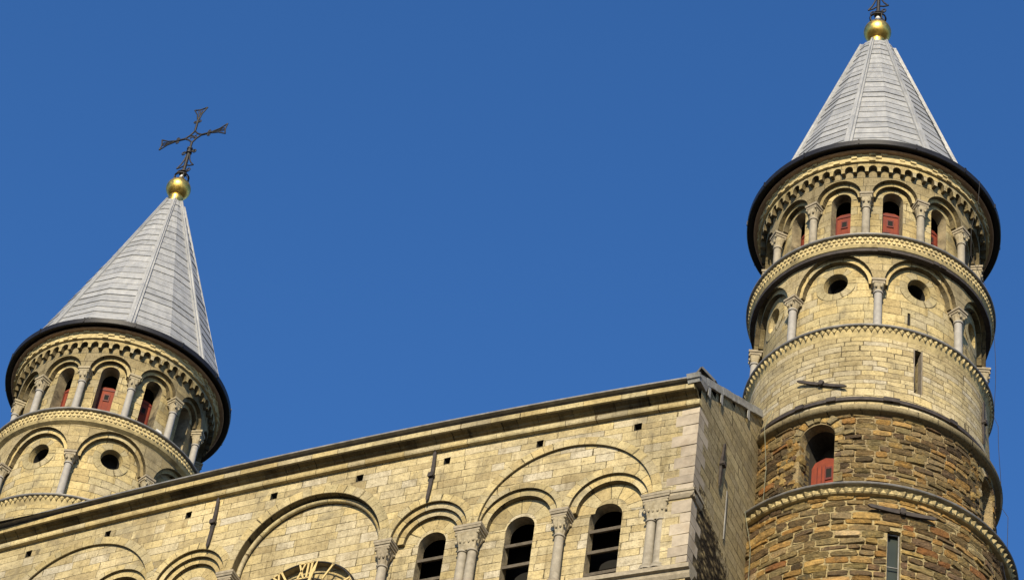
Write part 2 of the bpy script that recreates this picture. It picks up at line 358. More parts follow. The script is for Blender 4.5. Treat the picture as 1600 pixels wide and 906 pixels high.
def arc(cx, cz, rx, rz, a0, a1, n=24):
    return [(cx + rx * cos(a0 + (a1 - a0) * i / n), cz + rz * sin(a0 + (a1 - a0) * i / n)) for i in range(n + 1)]
def halfring(cx, cz, ro, ri, n=24, rzo=None, rzi=None):
    return arc(cx, cz, ro, rzo or ro, 0, pi, n) + arc(cx, cz, ri, rzi or ri, pi, 0, n)
def opening(cx, z0, zs, r, n=14):
    return [(cx - r, z0), (cx + r, z0)] + arc(cx, zs, r, r, 0, pi, n)

# ------------------------------------------------------------------ ground
g = MB(); g.add([(-3000, -3000, 0), (3000, -3000, 0), (3000, 3000, 0), (-3000, 3000, 0)])
go = g.build('ground', M['ground']); go['kind'] = 'structure'

# ================================================================== FACADE BLOCK
HW = 8.694
def bow(x): return .183 * (1 - ((x - 1.694) / 7) ** 2)
def FM(u, v, d): return (u, d - bow(u), v)
fac = thing('church_facade', 'long pale yellow limestone church wall with blind arches between the two round towers', 'church', (0, 0, 0))
ZS = 38.45; SILL = 36.55; ZT = 40.70
MIDX, MIDR, MIDZ = .20, 1.73, 1.74
NARX = (-2.58, 3.02); NARR = .86
BIGX = (-5.50, 5.98); BIGR, BIGZ = 1.88, 1.74
WIN2 = (-6.42, -4.48, 4.97, 6.90)
# layer 0: the front plane, one notched opening over all arches
top = []
for (cx, rx, rz) in ((BIGX[1], BIGR, BIGZ), (NARX[1], NARR, .88), (MIDX, MIDR, MIDZ), (NARX[0], NARR, .88), (BIGX[0], BIGR, BIGZ)):
    top += arc(cx, ZS, rx, rz, 0, pi, 40 if rx > 1 else 28)
hole = [(-8.12, SILL), (8.12, SILL), (8.12, ZS)] + top + [(-8.12, ZS)]
# the arcs run right to left, so the polygon is already counter-clockwise
putlogs = [(-7.12, .165), (-5.04, .15), (-2.98, .15), (-.88, .17), (1.16, .17), (3.18, .15), (5.26, .15), (7.39, .17)]
ph = [[(x - w / 2, 40.31), (x + w / 2, 40.31 + .005), (x + w / 2, 40.50), (x - w / 2, 40.49)] for x, w in putlogs]
b = MB(); b.plate([(-HW, 34.0), (HW, 34.0), (HW, ZT), (-HW, ZT)], [hole], FM, 0, .26, grid=(.6, .6)) if False else b.plate([(-HW, 34.0), (HW, 34.0), (HW, ZT), (-HW, ZT)], [hole] + ph, FM, 0, .02, grid=(.6, .6))
def area_(p): return sum(a[0] * c[1] - c[0] * a[1] for a, c in zip(p, p[1:] + p[:1]))
sf = MB()
for a, c in zip(hole, hole[1:] + hole[:1]):
    if a[1] < ZS - .01 and c[1] < ZS - .01: continue
    sf.add([FM(*c, .018), FM(*a, .018), FM(*a, .26), FM(*c, .26)], [(c[0], c[1]), (a[0], a[1]), (a[0], a[1] + .25), (c[0], c[1] + .25)])
b.build('wall', M['ashlar'], fac); sf.build('arch_soffit', M['crust_shade'], fac)
for h in ph:
    b = MB()
    for a, c in zip(h, h[1:] + h[:1]): b.add([FM(*c, .018), FM(*a, .018), FM(*a, .5), FM(*c, .5)])
    b.add([FM(x, z, .5) for x, z in h]); b.build('putlog_hole', M['socket'], fac)
# the lower wall down to the ground and the other sides of the block
b = MB(); b.plate([(-HW, 0), (HW, 0), (HW, 34.0), (-HW, 34.0)], [], FM, 0, .1, grid=(1.2, 6))
b.build('lower_wall', M['ashlar'], fac)
# layer 1: tympana of the two big arches
for i, bx in enumerate(BIGX):
    ws = WIN2[2:] if i else WIN2[:2]
    n1 = arc(ws[1], ZS, .85, .85, 0, pi, 28) + arc(ws[0], ZS, .85, .85, 0, pi, 28)
    out = [(bx + 1.95, ZS)] + arc(bx, ZS, 1.93, 1.80, 0, pi, 40) + [(bx - 1.95, ZS)] + n1[::-1]
    b = MB(); sf = MB(); b.plate(out, [], FM, .06, .26, grid=(.5, .5), outer_walls=True, wall_mb=sf); b.build('tympanum', M['ashlar'], fac); sf.build('arch_soffit', M['crust_shade'], fac)
# arch orders (stepped rings)
def ring(name, cx, ro, ri, d0, d1, mat, rzo=None, rzi=None, parent=None, wd=True):
    b = MB(); poly = halfring(cx, ZS, ro, ri, 36, rzo, rzi)
    def uvf(u, v):
        a = atan2(v - ZS, u - cx); return (a * (ro + ri) / 2 + cx * 3.7, hypot(u - cx, v - ZS) - ri + .2)
    sf = MB(); b.plate(poly, [], FM, d0, d1, outer_walls=wd, uvf=uvf, wall_mb=sf); o = b.build(name, mat, parent or fac)
    if wd: sf.build('arch_soffit', M['crust_shade'] if d1 - d0 > .05 else mat, o)
    return o
def roll(name, cx, r, rt, d, mat, rz=None, parent=None):
    b = MB(); pts = [Vector(FM(x, z, d)) for x, z in arc(cx, ZS, r, rz or r, 0, pi, 44)]
    rows = []
    for i, p in enumerate(pts):
        c = Vector(FM(cx, ZS, d)); nrm = (p - c).normalized(); y = Vector((0, 1, 0))
        rows.append([p + (nrm * cos(t) + y * sin(t)) * rt for t in [2 * pi * j / 10 for j in range(10)]])
    b.grid(rows, lambda i, j: (j * pi * r / 44 + cx * 2.1, .3 + i * .02), closed=True); return b.build(name, mat, parent or fac)
for i, bx in enumerate(BIGX):
    ring('arch_voussoirs', bx, BIGR + .19, BIGR + .003, -.004, .01, M['voussoir'], BIGZ + .19, BIGZ + .003)
for wx in WIN2:
    ring('arch_voussoirs', wx, 1.02 if abs(wx) > 6 else .98, .853, .056, .07, M['voussoir'])
    ring('arch_order', wx, .90, .70, .125, .26, M['mould'])
    ring('window_arch', wx, .72, .34, .246, .26, M['voussoir'], wd=False)
for nx in NARX:
    ring('arch_voussoirs', nx, NARR + .17, NARR + .003, -.004, .01, M['voussoir'], .88 + .17, .883)
    ring('arch_order', nx, .92, .745, .075, .18, M['mould'])
    ring('arch_order', nx, .80, .615, .155, .27, M['mould'])
    ring('window_arch', nx, .66, .34, .246, .26, M['voussoir'], wd=False)
ring('arch_voussoirs', MIDX, MIDR + .21, MIDR + .003, -.004, .01, M['voussoir'], MIDZ + .21, MIDZ + .003)
ring('arch_order', MIDX, MIDR + .06, MIDR - .10, .19, .27, M['mould'], MIDZ + .06, MIDZ - .10)
roll('arch_roll', MIDX, MIDR - .075, .05, .185, M['mould'], MIDZ - .075)
# layer 2: back wall of the blind arcade with the windows and the clock recess
WX = [(-6.42, .32), (-4.48, .31), (-2.60, .30), (3.02, .305), (4.96, .31), (6.80, .345)]
CKX, CKZ, CKR = .17, 37.18, 1.35
wh = [opening(x, SILL - .1, 38.40 if x < 6.5 else 38.33, w, 18) for x, w in WX]
ck = arc(CKX, CKZ, CKR, CKR, 0, 2 * pi, 72)[:-1]
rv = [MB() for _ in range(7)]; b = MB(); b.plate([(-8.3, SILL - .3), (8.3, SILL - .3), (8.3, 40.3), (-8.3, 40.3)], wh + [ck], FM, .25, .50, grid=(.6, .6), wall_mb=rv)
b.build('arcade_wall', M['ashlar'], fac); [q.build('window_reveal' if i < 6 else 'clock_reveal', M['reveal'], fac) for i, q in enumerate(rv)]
b = MB(); b.plate(arc(CKX, CKZ, CKR + .05, CKR + .05, 0, 2 * pi, 72)[:-1], [], FM, .44, .45); b.build('clock_recess', M['tower'], fac)
# windows with weathered sloping louvre boards
for wi, (x, w) in enumerate(WX):
    wd = MB(); wd.box(FM(x, 37.3, 1.35), w + .5, .02, 1.7); wo = wd.build('window', M['dark'], fac)
    for zz in (36.90, 37.46, 38.0):
        lb = MB(); z = zz + (.02 if wi % 2 else 0)
        a = R_(38); ax = ((1, 0, 0), (0, cos(a), sin(a)), (0, -sin(a), cos(a)))
        lb.box(FM(x, z + .13, .44), w - .004, .21, .028, ax); lb.build('louvre', M['wood'], wo)
# columns: shaft, capital, abacus
def column(x, dbl, dark, y=.085, zb=SILL + .02):
    xs = (x - .105, x + .105) if dbl else (x,)
    sh = MB()
    for q in xs:
        p = FM(q, 0, y)
        sh.lathe([(.105, zb + .16), (.100, 37.2), (.093, 37.80), (.118, 37.815), (.118, 37.85), (.10, 37.86)], p[0], p[1], 20)
        sh.lathe([(.17, zb), (.17, zb + .05), (.14, zb + .07), (.15, zb + .11), (.11, zb + .16)], p[0], p[1], 20)
    so_ = sh.build('column', M['column'], fac)
    cp = MB(); p = FM(x, 0, y); wx = .105 if dbl else 0
    n = 8; rows = []
    for t in range(n + 1):
        f = t / n; rr = .095 + .05 * f ** 2.2; sq = f
        row = []
        for j in range(32):
            a = 2 * pi * j / 32; rad = rr * (1 - sq) + rr * 1.02 * min(1 / max(abs(cos(a)), abs(sin(a))), 1.36) * sq
            rad += .012 * cos(8 * a) * sin(pi * f) + (.02 * max(0, cos(4 * a - pi)) * (f > .55) * (f < .95))
            row.append((p[0] + rad * cos(a) + (wx if cos(a) > 0 else -wx if dbl else 0), p[1] + rad * sin(a), 37.84 + .435 * f))
        rows.append(row)
    cp.grid(rows, closed=True)
    for sx in (-1, 1):                                  # volutes and leaf tips
        for ky in (-1, 1):
            cp.sphere((p[0] + sx * (.138 + wx), p[1] + ky * .138, 38.22), .034, 8, 6)
        for q in range(2 if not dbl else 3):
            cp.sphere((p[0] + sx * (.05 + .09 * q) * (.9 if not dbl else 1), p[1] - .112, 38.04 + .03 * (q % 2)), .026, 8, 6, 1.6)
    cp.build('capital', M['darkcap' if dark else 'capital'], so_)
    ab = MB()
    ab.box((p[0], p[1] + .03, 38.305), .165 + wx, .18, .028); ab.box((p[0], p[1] + .03, 38.36), .185 + wx, .20, .026, taper=1.06); ab.box((p[0], p[1] + .03, 38.418), .205 + wx, .22, .030)
    ab.build('abacus', M['abacus'], so_)
for x, d, dk in ((-7.98, 1, 0), (-5.45, 0, 0), (-3.54, 1, 0), (-1.62, 0, 1), (2.06, 0, 1), (3.95, 1, 0), (5.93, 0, 0), (7.96, 1, 0)):
    column(x, d, dk)
# impost string at the corners, sill string course
b = MB()
def profx(b, prof, x0, x1, n=24, uo=0):
    """profile (d, z) extruded along x following the wall's bow; d negative = proud"""
    L = 0
    for (d0, z0), (d1, z1) in zip(prof, prof[1:]):
        dl = hypot(d1 - d0, z1 - z0)
        rows = [[FM(x0 + (x1 - x0) * i / n, z, d) for i in range(n + 1)] for d, z in ((d0, z0), (d1, z1))]
        b.grid(rows, lambda i, j: (x0 + (x1 - x0) * i / n + uo, L + j * dl + .2), smooth=False); L += dl
    for x, fl in ((x0, False), (x1, True)):
        p = [FM(x, z, d) for d, z in prof]; b.add(p if fl else p[::-1])
for x0, x1 in ((8.20, HW + .06), (-HW - .06, -8.20)):
    b = MB(); profx(b, [(.05, 38.24), (-.03, 38.26), (-.07, 38.33), (-.07, 38.39), (-.09, 38.39), (-.09, 38.45), (.05, 38.46)], x0, x1, 4)
    s_ = 1 if x0 > 0 else -1
    pf = [(-.02, 38.24), (.03, 38.26), (.06, 38.33), (.06, 38.39), (.085, 38.39), (.085, 38.45), (-.02, 38.46)]
    for (d0, z0), (d1, z1) in zip(pf, pf[1:]):
        q = [(s_ * (HW + d0), -.08, z0), (s_ * (HW + d0), .42, z0), (s_ * (HW + d1), .42, z1), (s_ * (HW + d1), -.08, z1)]
        b.add(q if s_ > 0 else q[::-1])
    b.add([(s_ * (HW + d), .42, z) for d, z in pf])
    b.build('impost_course', M['abacus'], fac)
b = MB(); profx(b, [(.08, 36.20), (-.02, 36.22), (-.06, 36.30), (-.06, 36.38), (-.13, 36.40), (-.13, 36.50), (-.02, 36.56), (.30, 36.57)], -HW - .1, HW + .1, 40)
b.build('sill_course', M['abacus'], fac)
# cornice
b = MB(); profx(b, [(.05, 40.685), (-.10, 40.69), (-.115, 40.72), (-.115, 40.80), (-.07, 40.83), (-.02, 40.85)], -HW - .02, HW + .02, 60)
b.build('string_course', M['cornice'], fac)
b = MB(); profx(b, [(-.02, 40.852), (-.01, 40.94), (-.05, 40.955), (-.09, 40.99), (-.15, 41.0), (-.195, 41.016)], -HW - .01, HW - .03, 60); b.build('cornice_cove', M['crust_shade'], fac)
b = MB(); profx(b, [(-.19, 41.018), (-.215, 41.022), (-.235, 41.03), (-.235, 41.15), (-.22, 41.158), (.1, 41.16)], -HW - .02, HW - .08, 60, 3)
b.build('cornice', M['cornice'], fac)
b = MB(); profx(b, [(.1, 41.163), (-.20, 41.165), (-.20, 41.205), (-.335, 41.215), (-.34, 41.245), (-.31, 41.262), (.2, 41.40)], -HW - .12, HW + .06, 60)
for i in range(60):
    x = -HW + (2 * HW) * (i + .5 + random.uniform(-.35, .35)) / 60
    if i % 4 == 0: b.box(FM(x, 41.25, -.29), .05, .03, .018)
b.build('roof_edge', M['leadlip'], fac)
# roof slopes, side walls, back wall
RS = tan31 = math.tan(R_(31.2)); YR = 6.2; ZE = 41.2
def zroof(y): return ZE + .0 + (y + .28) * RS
b = MB()
b.add([(-HW - .1, -.28, ZE), (HW - .02, -.28, ZE), (HW - .02, YR, zroof(YR)), (-HW - .1, YR, zroof(YR))])
b.add([(HW - .02, 2 * YR + .3, ZE), (-HW - .1, 2 * YR + .3, ZE), (-HW - .1, YR, zroof(YR)), (HW - .02, YR, zroof(YR))])
b.build('roof', M['slate'], fac)
zs_ = lambda y: zroof(y) - .06
poly = [(.0, 0), (2 * YR, 0), (2 * YR, zs_(0)), (YR, zs_(YR)), (0.0, zs_(0))]
def wearf(u, v):
    # eroded dark rubble patch low on the wall
    c = (v - (38.75 - .55 * (u - .4))); return max(0, min(1, .5 - c * .8))
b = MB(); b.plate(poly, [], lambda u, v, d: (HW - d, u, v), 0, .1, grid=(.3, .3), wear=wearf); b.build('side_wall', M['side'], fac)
b = MB(); b.plate([(-q[0], q[1]) for q in poly][::-1], [], lambda u, v, d: (-HW + d, -u, v), 0, .1, grid=(1, 1)); b.build('side_wall', M['ashlar'], fac)
b = MB(); b.add([(HW, 2 * YR, 0), (-HW, 2 * YR, 0), (-HW, 2 * YR, ZE), (HW, 2 * YR, ZE)]); b.add([(-HW, .3, 34.2), (HW, .3, 34.2), (HW, 2 * YR, 34.2), (-HW, 2 * YR, 34.2)])
b.build('back_wall', M['inner'], fac)
# lead coping on the verge, with tabs and turned-up corner
b = MB(); d = Vector((0, cos(R_(31.2)), sin(R_(31.2)))); n_ = Vector((0, -d.z, d.y)); p0 = Vector((HW, -.30, zroof(-.30)))
y = 0; Lc = 4.15; i = 0
while y < Lc:
    l = random.uniform(.42, .55); l = min(l, Lc - y)
    c = p0 + d * (y + l / 2) + n_ * (.02 + .006 * (i % 2)) + Vector((-.07, 0, 0)); b.box(c, .13 + .004 * (i % 2), l / 2 + .004, .085, ((1, 0, 0), d, n_)); y += l; i += 1
for yy in (.28, .95, 2.45): b.box((HW + .052, yy, zroof(yy) - .2), .006, .06, .15)
b.box(p0 + Vector((-.06, -.02, .08)), .14, .05, .05, ((1, 0, 0), d, n_)); b.build('coping', M['verge'], fac)
# little slated gable poking up behind the verge
b = MB(); gx, gy, gz = HW - .62, 1.75, zroof(1.75) + .25
A = [(gx - .28, gy - .3, gz), (gx + .28, gy - .3, gz), (gx, gy - .3, gz + .42)]; B_ = [(gx - .28, gy + .5, gz), (gx + .28, gy + .5, gz), (gx, gy + .5, gz + .42)]
b.add(A); b.add([A[1], B_[1], B_[2], A[2]]); b.add([B_[0], A[0], A[2], B_[2]]); b.add([B_[1], B_[0], B_[2]])
b.build('roof_gable', M['inner'], fac)
b = MB(); u1 = Vector((.28, 0, -.42)).normalized()
for sx in (-1, 1):
    t = Vector((sx * .28, 0, -.42)).normalized(); nn = Vector((sx * .42, 0, .28)).normalized()
    b.box(Vector((gx, gy + .05, gz + .45)) + t * .28 + nn * .02, .30, .5, .02, (t, (0, 1, 0), t.cross(Vector((0, 1, 0))) if sx < 0 else t.cross(Vector((0, 1, 0)))))
b.build('gable_roof', M['slate'], fac)
# quoins at the right-hand corner
b = MB(); z = 36.62; i = 0; hs = []
while z < 40.64:
    h = random.choice((.17, .21, .25, .29, .36)); h = min(h, 40.67 - z)
    if z < 38.22 < z + h + .05: h = 38.22 - z
    if 38.2 <= z < 38.47: z = 38.475; continue
    if h < .06: z += h + .004; continue
    w = (.30, .62, .42, .80)[i % 4] + random.uniform(-.08, .08); dpt = (.55, .28, .48, .30)[i % 4]
    if z < 38.2: w = min(w, .53)
    g_ = .006
    for _ in (0,):
        b = MB(); b.box((HW - w / 2 + .004, -.001 - bow(HW - w / 2) * .5 + dpt / 2 - .006, z + h / 2), w / 2, dpt / 2 + bow(HW - w / 2) * .5, h / 2 - g_); b.build('quoin', M['quoin'], fac)
    z += h + .004; i += 1
# iron wall anchors (pattern plates with a collar)
def anchor(parent, c, ax_len, ax_w, ax_n, half, name='wall_anchor', mat='rustiron', taper=True, w0=.038):
    c = Vector(c); l, w, n = Vector(ax_len).normalized(), Vector(ax_w).normalized(), Vector(ax_n).normalized()
    b = MB(); m = 10
    for sg in (-1, 1):
        rows = []
        for i in range(m + 1):
            f = i / m; ww = w0 * (1.1 - .30 * f) * (1 if i < m else .15); off = .035 + .02 * f; th = .018 + .012 * (1 - f)
            p = c + l * (sg * half * f) + n * off + w * (.006 * sin(5 * f))
            rows.append([p + w * ww + n * th, p - w * ww + n * th, p - w * ww - n * th, p + w * ww - n * th])
        b.grid(rows, closed=True, smooth=False); b.add(rows[-1])
    b.box(c + n * .02, w0 * .7, w0 * .7, .05, (l, w, n))
    a = b.build(name, M[mat], parent)
    k_ = MB(); k_.box(c + n * .065, .035, w0 * 1.75, .048, (l, w, n)); k_.box(c + n * .07, .055, w0 * 1.3, .052, (l, w, n)); k_.build('collar', M[mat], a)
    return a
for x, dz in ((-2.245, 0), (2.905, .05)):
    p = FM(x, 39.96 + dz, 0); anchor(fac, p, (0, 0, 1), (1, 0, 0), (0, -1, 0), .70)
anchor(fac, (HW, 1.25, 40.18), (0, .10, 1), (0, 1, 0), (1, 0, 0), .63, w0=.045)
b = MB(); b.box((HW + .03, 1.66, 39.18), .012, .014, .64); b.build('wall_rod', M['leadlip'], fac)

# ------------------------------------------------------------------ clock: skeleton dial of gilded numerals
clk = thing('tower_clock', 'skeleton clock with gilded Roman numerals under the middle blind arch', 'clock', FM(CKX, CKZ, .2))
def ckp(r, a, d=.20):   # a clockwise from 12
    return Vector(FM(CKX + r * sin(a), CKZ + r * cos(a), d))
for rr, wd_ in ((1.31, .018), (.87, .02)):
    b = MB(); b.tube([ckp(rr, 2 * pi * i / 96, .215) for i in range(96)], wd_, 6, True); b.build('dial_ring', M['iron'], clk)
NUM = ['XII', 'I', 'II', 'III', 'IIII', 'V', 'VI', 'VII', 'VIII', 'IX', 'X', 'XI']
for i, s_ in enumerate(NUM):
    a = i * pi / 6; b = MB(); wch = {'I': .085, 'V': .17, 'X': .19}; tot = sum(wch[q] for q in s_); x = -tot / 2
    er = Vector((sin(a), 0, cos(a))); et = Vector((cos(a), 0, -sin(a))); ey = Vector((0, 1, 0)); c = ckp(1.09, a)
    def bar(t0, r0, t1, r1, w=.021):
        p, q = c + et * t0 + er * r0, c + et * t1 + er * r1; dd = (q - p); L = dd.length; dd.normalize()
        b.box((p + q) / 2, w, .012, L / 2, (dd.cross(ey), ey, dd))
    for q in s_:
        w = wch[q]; m_ = x + w / 2
        if q == 'I': bar(m_, -.2, m_, .2)
        if q == 'V': bar(m_, -.2, m_ - .06, .2, .018); bar(m_, -.2, m_ + .06, .2, .018)
        if q == 'X': bar(m_ - .07, -.2, m_ + .07, .2, .018); bar(m_ + .07, -.2, m_ - .07, .2, .018)
        x += w
    bar(-tot / 2 + .01, .2, tot / 2 - .01, .2, .012); bar(-tot / 2 + .01, -.2, tot / 2 - .01, -.2, .012)
    b.build('numeral', M['goldleaf'], clk)
for nm, a, L, d_ in (('minute_hand', R_(12.5), 1.31, .15), ('hour_hand', R_(-128), .8, .17)):
    b = MB(); er = Vector((sin(a), 0, cos(a))); et = Vector((cos(a), 0, -sin(a))); ey = Vector((0, 1, 0)); c = ckp(0, 0, d_)
    b.box(c + er * (L * .35), .03, .01, L * .42, (et, ey, er)); b.box(c + er * (L * .885), .045, .01, L * .115, (et, ey, er), taper=.2); b.sphere(c, .07, 12, 8)
    b.build(nm, M['goldleaf'], clk)

# ================================================================== TOWERS
TY = 5.559
PALR = [((.125, .095, .055), 3), ((.27, .170, .058), 3.2), ((.18, .145, .075), 6), ((.125, .092, .062), 2.0), ((.33, .235, .095), 3.2), ((.21, .175, .105), 3), ((.075, .060, .040), 1.5), ((.22, .105, .042), .4), ((.40, .335, .22), .4)]
def rubble(b, cx, cy, Rr, z0, z1, a0, a1, skip, rnd, hm=.165, dens=.40):
    """coursed rubble: every stone a rough raised facet lump on the mortar cylinder"""
    z = z0
    cols = [c for c, w in PALR]; wts = [w for c, w in PALR]
    while z < z1 - .05:
        h = rnd.uniform(hm * .75, hm * 1.3)
        if z + h > z1 - .06: h = z1 - z
        a = a0 - rnd.uniform(0, .2)
        while a < a1:
            w = rnd.uniform(dens * .55, dens * 1.35); wa = w / Rr
            ac, zc = a + wa / 2, z + h / 2 + rnd.uniform(-.012, .012); a += wa
            cl = skip(ac - wa / 2, ac + wa / 2, zc, h / 2)
            if cl is None: continue
            wa = cl[1] - cl[0]; ac = (cl[0] + cl[1]) / 2; w = wa * Rr
            if w < .10: continue
            mw = rnd.uniform(.008, .017); hx, hz = w / 2 - mw * .55, h / 2 - mw * .45
            if rnd.random() < .14: hz *= rnd.uniform(.75, .92)
            base = rnd.choices(cols, wts)[0]; v = rnd.uniform(.75, 1.25); v *= .90; lum = sum(base) / 3; col = tuple((q * z_ * .84 + lum * t * .16) * v * rnd.uniform(.96, 1.04) for q, t, z_ in zip(base, (1.32, 1.0, .55), (1.06, .97, .88)))
            pr = rnd.uniform(.010, .042); n = 18; tilt = rnd.uniform(-.05, .05); pw = rnd.uniform(4.5, 12)
            tx, tz = rnd.uniform(-.02, .02), rnd.uniform(-.02, .03)
            rg = []
            for t in range(n):
                th = 2 * pi * t / n; cc, ss = cos(th), sin(th); k_ = (abs(cc) ** pw + abs(ss) ** pw) ** (-1 / pw); j = rnd.uniform(.91, 1.02)
                rg.append((cc * k_ * j * hx, ss * k_ * j * hz))
            def P(x, y, d):
                y2 = y + x * tilt; aa = ac + x / Rr; rr = Rr + d; return (cx + rr * sin(aa), cy - rr * cos(aa), zc + y2)
            rows = [[P(x, y, -.01) for x, y in rg], [P(x * .975, y * .955, pr * rnd.uniform(.55, .8)) for x, y in rg],
                    [P(x * .88, y * .80, pr * rnd.uniform(.85, 1.1) + tx * x / hx + tz * y / hz) for x, y in rg], [P(x * .35, y * .3, pr * rnd.uniform(.95, 1.2) + tx * .3 * x / hx) for x, y in rg]]
            b.grid(rows[:2], closed=True, smooth=False, col=tuple(q * .8 for q in col)); b.grid(rows[1:], closed=True, smooth=False, col=col); b.add(rows[-1], col=col)
        z += h

def arcade(b, mp, n, phase, Rr, zs, zt, ha, rz, depth, d0, nseg=18, wm=None, drop=0):
    """ring of wall above n arches: bottom edge notched by arches of half-angle ha (radians) and rise rz"""
    st = 2 * pi / n; bot = []
    for i in range(n):
        c = phase - pi + st * (i + .5)
        bot += ([(c - ha, zs - drop)] if drop else []) + [(c - ha + 0, zs)] + [(c - ha * cos(pi * j / nseg), zs + rz * sin(pi * j / nseg)) for j in range(1, nseg)] + [(c + ha, zs)] + ([(c + ha, zs - drop)] if drop else [])
    a0 = phase - pi
    outer = [(a0, zs - drop)] + bot + [(a0 + 2 * pi, zs - drop), (a0 + 2 * pi, zt), (a0, zt)]
    b.plate(outer, [], mp, d0, depth, grid=(R_(3), .3), outer_walls=True, uvs=Rr, wall_mb=wm)

